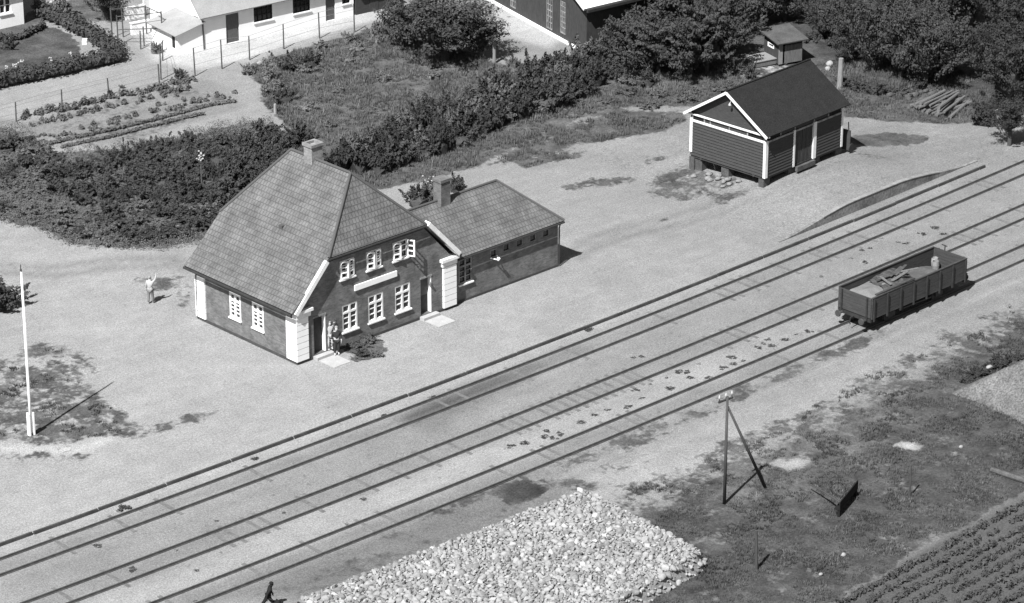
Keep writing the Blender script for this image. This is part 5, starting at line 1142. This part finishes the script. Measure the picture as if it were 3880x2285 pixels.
for k, (q, s_) in enumerate([((-17.40,-8.15),1.5),((16.05,-6.36),1.3),((-0.22,-8.02),.9),((-8.79,-7.74),.8),((3.31,-7.89),.8)]):
    o = bpy.data.objects.new('weed_clump', weed_me[k % 5]); col.objects.link(o); o.location = (q[0],q[1]-.25,BED+.02); o.scale = (s_,s_,s_*1.2); tag(o, 'weed clump sprouting at the foot of the platform kerb', 'weed', 'weed clumps along the kerb')
# ------------------------------------------------------------------ stone heap
HX0, HX1, HY0, HY1, HT = -24.0, 1.55, -36.0, -22.75, .80
PTS = [(-26.0,-22.75),(1.62,-22.75),(1.62,-31.9),(.9,-32.6),(-3.9,-33.4),(-26,-37.5)]
def heap_h(x, y):
    d = sdist(PTS, np.array([x]), np.array([y]))[0]
    return HT*min(1, max(0, d/.42)) + .04*mnoise.noise(Vector((x*.6,y*.6,3)))*min(1, max(0, d))
def rock_mesh(seed, n=24):
    """angular field stone: the hull of scattered points, its corners knocked off"""
    rr = random.Random(seed); bm = bmesh.new(); k = (1, rr.uniform(.6,.95), rr.uniform(.5,.8))
    for i in range(n):
        v = Vector((rr.gauss(0,1), rr.gauss(0,1), rr.gauss(0,1))).normalized() * rr.uniform(.82,1.1); bm.verts.new((v.x*k[0], v.y*k[1], v.z*k[2]))
    r0 = bmesh.ops.convex_hull(bm, input=bm.verts); bmesh.ops.delete(bm, geom=[v for v in bm.verts if not v.link_faces], context='VERTS')
    bmesh.ops.bevel(bm, geom=list(bm.edges), offset=.16, segments=1, affect='EDGES', clamp_overlap=True)
    me = bpy.data.meshes.new('stone'); bm.to_mesh(me); bm.free(); me.polygons.foreach_set('use_smooth', [True]*len(me.polygons)); return me
st_me = []
for k in range(8):
    me = rock_mesh(k); me.materials.append(MATS['stone']); st_me.append(me)
STONES = ['stone', 'stone_dark', 'stone_pale', 'stone_white']
kinds = []
for nm in STONES:
    row_ = []
    for me in st_me: c = me.copy(); c.materials.clear(); c.materials.append(MATS[nm]); row_.append(c)
    kinds.append(row_)
pick = lambda: kinds[g.choices((0,1,2,3), (.44,.24,.25,.07))[0]]
g = random.Random(77); cand = []
for _ in range(90000):
    x = g.uniform(-17, 1.8); y = g.uniform(-34.5, -22.6)
    s_ = min(.23, .092*math.exp(g.gauss(0,.40)))
    d = sdist(PTS, np.array([x]), np.array([y]))[0]
    if d < .02: continue
    key = (int(x*4), int(y*4))
    cand.append((x, y, s_, d))
grid = {}; kept = []
for x, y, s_, d in sorted(cand, key=lambda c: -c[2]*g.uniform(.45,1.55)):
    ci, cj = int(math.floor(x/.35)), int(math.floor(y/.35)); ok = True
    for di in (-1,0,1):
        for dj in (-1,0,1):
            for (a, b_, c) in grid.get((ci+di,cj+dj), ()):
                if (a-x)**2 + (b_-y)**2 < ((c+s_)*.66)**2: ok = False; break
            if not ok: break
        if not ok: break
    if ok: grid.setdefault((ci,cj), []).append((x,y,s_)); kept.append((x,y,s_,d))
# only the part of the heap the photograph shows and a margin round it
kept = [k for k in kept if (k[1] > -34.0)]
vis = sorted(kept, key=lambda k: -k[2]*(1 if inside(HEAP_VIEW, np.array([k[0]]), np.array([k[1]]))[0] else .2))
big, rest = vis[:300], vis[300:]
def stone_M(x, y, s_, d):
    return Matrix.Translation((x, y, BED + heap_h(x,y) - s_*.05)) @ Euler((g.uniform(-.5,.5),g.uniform(-.5,.5),g.uniform(0,6.28))).to_matrix().to_4x4() @ Matrix.Diagonal((s_*1.12,)*3+(1,))
for k, q in enumerate(big):
    o = bpy.data.objects.new('field_stone', pick()[k % 8]); col.objects.link(o); o.matrix_world = stone_M(*q)
    tag(o, 'pale rounded field stone lying in the big flat stone heap', 'stone', 'field stones of the heap')
V = []; F = []; MI = []
small = []
for k in range(6):
    rm = rock_mesh(k+40, 16); small.append((np.array([v.co for v in rm.vertices]), [tuple(p.vertices) for p in rm.polygons]))
for k, q in enumerate(rest):
    vv, ff = small[k % 6]; M = np.array(stone_M(*q)); w_ = vv @ M[:3,:3].T + M[:3,3]; o_ = len(V); V += w_.tolist(); F += [tuple(o_+i for i in f) for f in ff]; MI += [g.choices((0,1,2,3), (.48,.26,.21,.05))[0]]*len(ff)
nx, ny = 90, 60      # bed of small stuff under the stones
o_ = len(V)
for i in range(nx+1):
    for j in range(ny+1):
        x = -17.2 + 19.2*i/nx; y = -34.4 + 12*j/ny; V.append((x, y, BED + heap_h(x,y) - .07))
for i in range(nx):
    for j in range(ny): a = o_+i*(ny+1)+j; F.append((a,a+ny+1,a+ny+2,a+1))
me = bpy.data.meshes.new('stone_heap'); me.from_pydata(V, [], F)
for nm in STONES: me.materials.append(MATS[nm])
me.polygons.foreach_set('material_index', MI + [1]*(len(F)-len(MI)))
o = bpy.data.objects.new('stone_heap', me); col.objects.link(o); tag(o, 'body of the big flat topped heap of pale stones at the bottom', 'stone heap', kind='stuff')
# gravel mound at the right edge
GP = [(25.58,-26.15),(28.03,-25.88),(30.49,-25.80),(35.13,-25.67),(36.50,-30.52),(27.00,-35.62),(25.62,-32.80),(25.82,-30.28),(25.97,-28.36)]
m = MB(); n = 46; x0_, x1_ = min(p[0] for p in GP), max(p[0] for p in GP); y0_, y1_ = min(p[1] for p in GP), max(p[1] for p in GP)
for i in range(n+1):
    for j in range(n+1):
        x = x0_+(x1_-x0_)*i/n; y = y0_+(y1_-y0_)*j/n; d = sdist(GP, np.array([x]), np.array([y]))[0]
        m.v.append((x, y, BED - .05 + max(-.02, min(2.3, d*.72)) + .06*mnoise.noise(Vector((x*1.5,y*1.5,0)))*max(0,min(1,d))))
for i in range(n):
    for j in range(n): a = i*(n+1)+j; m.f.append((a,a+n+1,a+n+2,a+1))
tag(m.build('gravel_mound', 'gravel_heap', smooth=True), 'grey gravel mound at the right edge of the field', 'gravel mound', kind='stuff')
for k, q in enumerate([(28.78,-25.81),(29.72,-25.88),(30.87,-25.76),(31.99,-25.83),(27.62,-26.25)]): bush(q[0], q[1]+.5, .8, .45, 'leaf_black', 'dark weedy bush along the back of the gravel mound', group='weedy bushes behind the gravel mound')
# ------------------------------------------------------------------ crop rows in the tilled corner
crop_me = [leaf_mesh('crop', [((0,0,.14),(.19,.19,.16),30,.075)], 'crop_leaf', 500+i) for i in range(4)]
a = (3.36,-39.37); b_ = (18.98,-37.81); du = Vector((b_[0]-a[0], b_[1]-a[1])).normalized(); dv = Vector((du.y, -du.x)); cnt = 0
for i in range(-2, 22):
    for j in range(60):
        p = Vector(a) + du*(j*.46 + (i % 2)*.2) + dv*(.12 + i*.80) + Vector((r_.gauss(0,.05), r_.gauss(0,.05)))
        if i < 0 or not inside(CROP_VIEW, np.array([p.x]), np.array([p.y]))[0] or cnt >= 300 or r_.random() < .04: continue
        cnt += 1; plant('crop_plant', crop_me[cnt % 4], p.x, p.y, r_.uniform(.75,1.25), 'leafy crop plant in the tilled rows at the bottom right corner', 'plant', 'crop plants in the corner rows')
# ------------------------------------------------------------------ stacked poles, rubble by the trees
SP0 = (59.85,5.70); ux = Vector((*(63.09,6.67), 0)) - Vector((*(58.90,5.65), 0)); ux.normalize(); k = 0
for lay in range(3):
    for i in range(8 - lay*2):
        c = Vector((*SP0, 0)) + Vector((ux.y,-ux.x,0))*(-1.9 + i*.40 + lay*.35); L_ = 3.5 + r_.uniform(-.5,.4); rr = r_.uniform(.08,.15); z = gz(c.x,c.y) + .12 + lay*.24 + r_.uniform(0,.05)
        m = MB(); sk = Vector((ux.y,-ux.x,0))*r_.gauss(0,.28); a_ = c - ux*L_*.5 - sk; b2 = c + ux*(L_*.5+r_.uniform(-.5,.5)) + sk; m.tube([(a_.x,a_.y,z),(b2.x,b2.y,z+r_.uniform(-.04,.10))], [rr,rr*.8], 8)
        tag(m.build('stacked_pole', 'grey_board'), 'weathered pole in the stack beside the round black bush', 'pole', 'poles stacked by the trees'); k += 1
g = random.Random(5)
for k in range(26):
    q = [(60.14,9.49),(60.35,8.54),(60.63,7.65),(60.85,6.70),(59.09,10.05),(59.34,7.97)][k % len([(60.14,9.49),(60.35,8.54),(60.63,7.65),(60.85,6.70),(59.09,10.05),(59.34,7.97)])]; x, y = q[0]+g.gauss(0,.5), q[1]+g.gauss(0,.4); r = g.uniform(.14,.34)
    m = MB(); m.blob((0,0,r*.4), (r*1.3,r*.8,r*.6), 2, .25, k+900); tag(m.build('rubble_block', 'coping' if k == 3 else 'pier_block', loc=(x,y,gz(x,y)), smooth=True), 'grey block in the rubble strewn between shed and stacked poles', 'stone', 'rubble blocks by the stacked poles')
# ------------------------------------------------------------------ grass tufts
def tufts(name, poly, n, h, seed, mat, label, thr=.62, blades=5, w=.035):
    g = np.random.default_rng(seed); xs = [p[0] for p in poly]; ys = [p[1] for p in poly]
    x = g.uniform(min(xs),max(xs),n); y = g.uniform(min(ys),max(ys),n); m = inside(poly,x,y); x, y = x[m], y[m]
    veg = zone_attrs(x,y)['veg']; nz_ = np.array([mnoise.noise(Vector((a*.6,b_*.6,2)))*.5 + mnoise.noise(Vector((a*2,b_*2,5)))*.3 for a, b_ in zip(x,y)])
    m = (veg*.8 + nz_*.9 > thr); x, y, nz_ = x[m], y[m], nz_[m]; z = gz(x,y) if len(x) else x
    k = len(x); hh = h*g.uniform(.5,1.4,k)*(1+nz_*.9)
    V = []
    for b in range(blades):
        a = g.uniform(0,6.283,k); o_ = g.uniform(0,.11,k); bx, by = x+np.cos(a)*o_, y+np.sin(a)*o_; le = g.uniform(.1,.7,k)*hh; dx, dy = np.cos(a)*le, np.sin(a)*le
        px, py = -np.sin(a)*w, np.cos(a)*w
        V.append(np.stack([np.stack([bx-px,by-py,z-.03],1), np.stack([bx+px,by+py,z-.03],1), np.stack([bx+dx,by+dy,z+hh],1)],1))
    V = np.concatenate(V).reshape(-1,3); F = np.arange(len(V)).reshape(-1,3)
    me = bpy.data.meshes.new(name); me.from_pydata(V.tolist(), [], F.tolist()); me.materials.append(MATS[mat]); o = bpy.data.objects.new(name, me); col.objects.link(o)
    return tag(o, label, 'grass', kind='stuff')
tufts('meadow_grass', [(25.41,40.52),(27.95,44.05),(32.29,45.07),(38.35,44.77),(42.15,45.26),(48.21,38.89),(50.85,30.56),(52.89,24.12),(53.78,18.77),(59.55,18.48),(67.10,12.10),(63.95,4.62),(59.46,0.95),(51.84,8.44),(43.49,14.45),(29.35,14.39),(19.05,18.35),(17.02,24.81),(21.54,30.94)], 80000, .20, 61, 'grass_blade', 'tall grass of the meadow and verge behind the yard', .62, 6, .022)
tufts('field_grass', [(-0.38,-23.16),(7.96,-20.84),(16.88,-21.02),(27.58,-20.04),(41.32,-18.36),(43.82,-21.30),(24.72,-37.56),(19.58,-37.28),(10.72,-38.10),(2.47,-39.14),(-5.49,-35.59)], 60000, .11, 62, 'field_blade', 'rough grass of the dark field south of the tracks', .58, 6, .022)
tufts('yard_grass', [(-13.09,13.14),(-8.97,11.90),(-8.97,6.02),(-9.80,-1.62),(-14.80,-2.02),(-19.78,2.19)], 12000, .11, 63, 'field_blade', 'thin grass on the flagpole plot', .66, 4, .03)
tufts('dry_grass', [(0.61,-25.19),(6.48,-24.05),(14.71,-23.25),(25.95,-21.60),(38.98,-20.43),(20.99,-36.31),(11.21,-37.65),(2.76,-38.86),(-2.35,-35.07)], 9000, .16, 64, 'dry_blade', 'pale dry stalks scattered through the dark field', .95, 3, .02)
tufts('dry_meadow', [(26.78,40.48),(31.75,44.34),(41.56,44.51),(42.11,32.07),(49.05,28.54),(52.29,23.47),(44.04,15.03),(30.79,16.08),(19.05,18.35),(18.55,26.43)], 12000, .34, 65, 'dry_blade', 'pale dry stalks scattered through the meadow', .9, 3, .02)
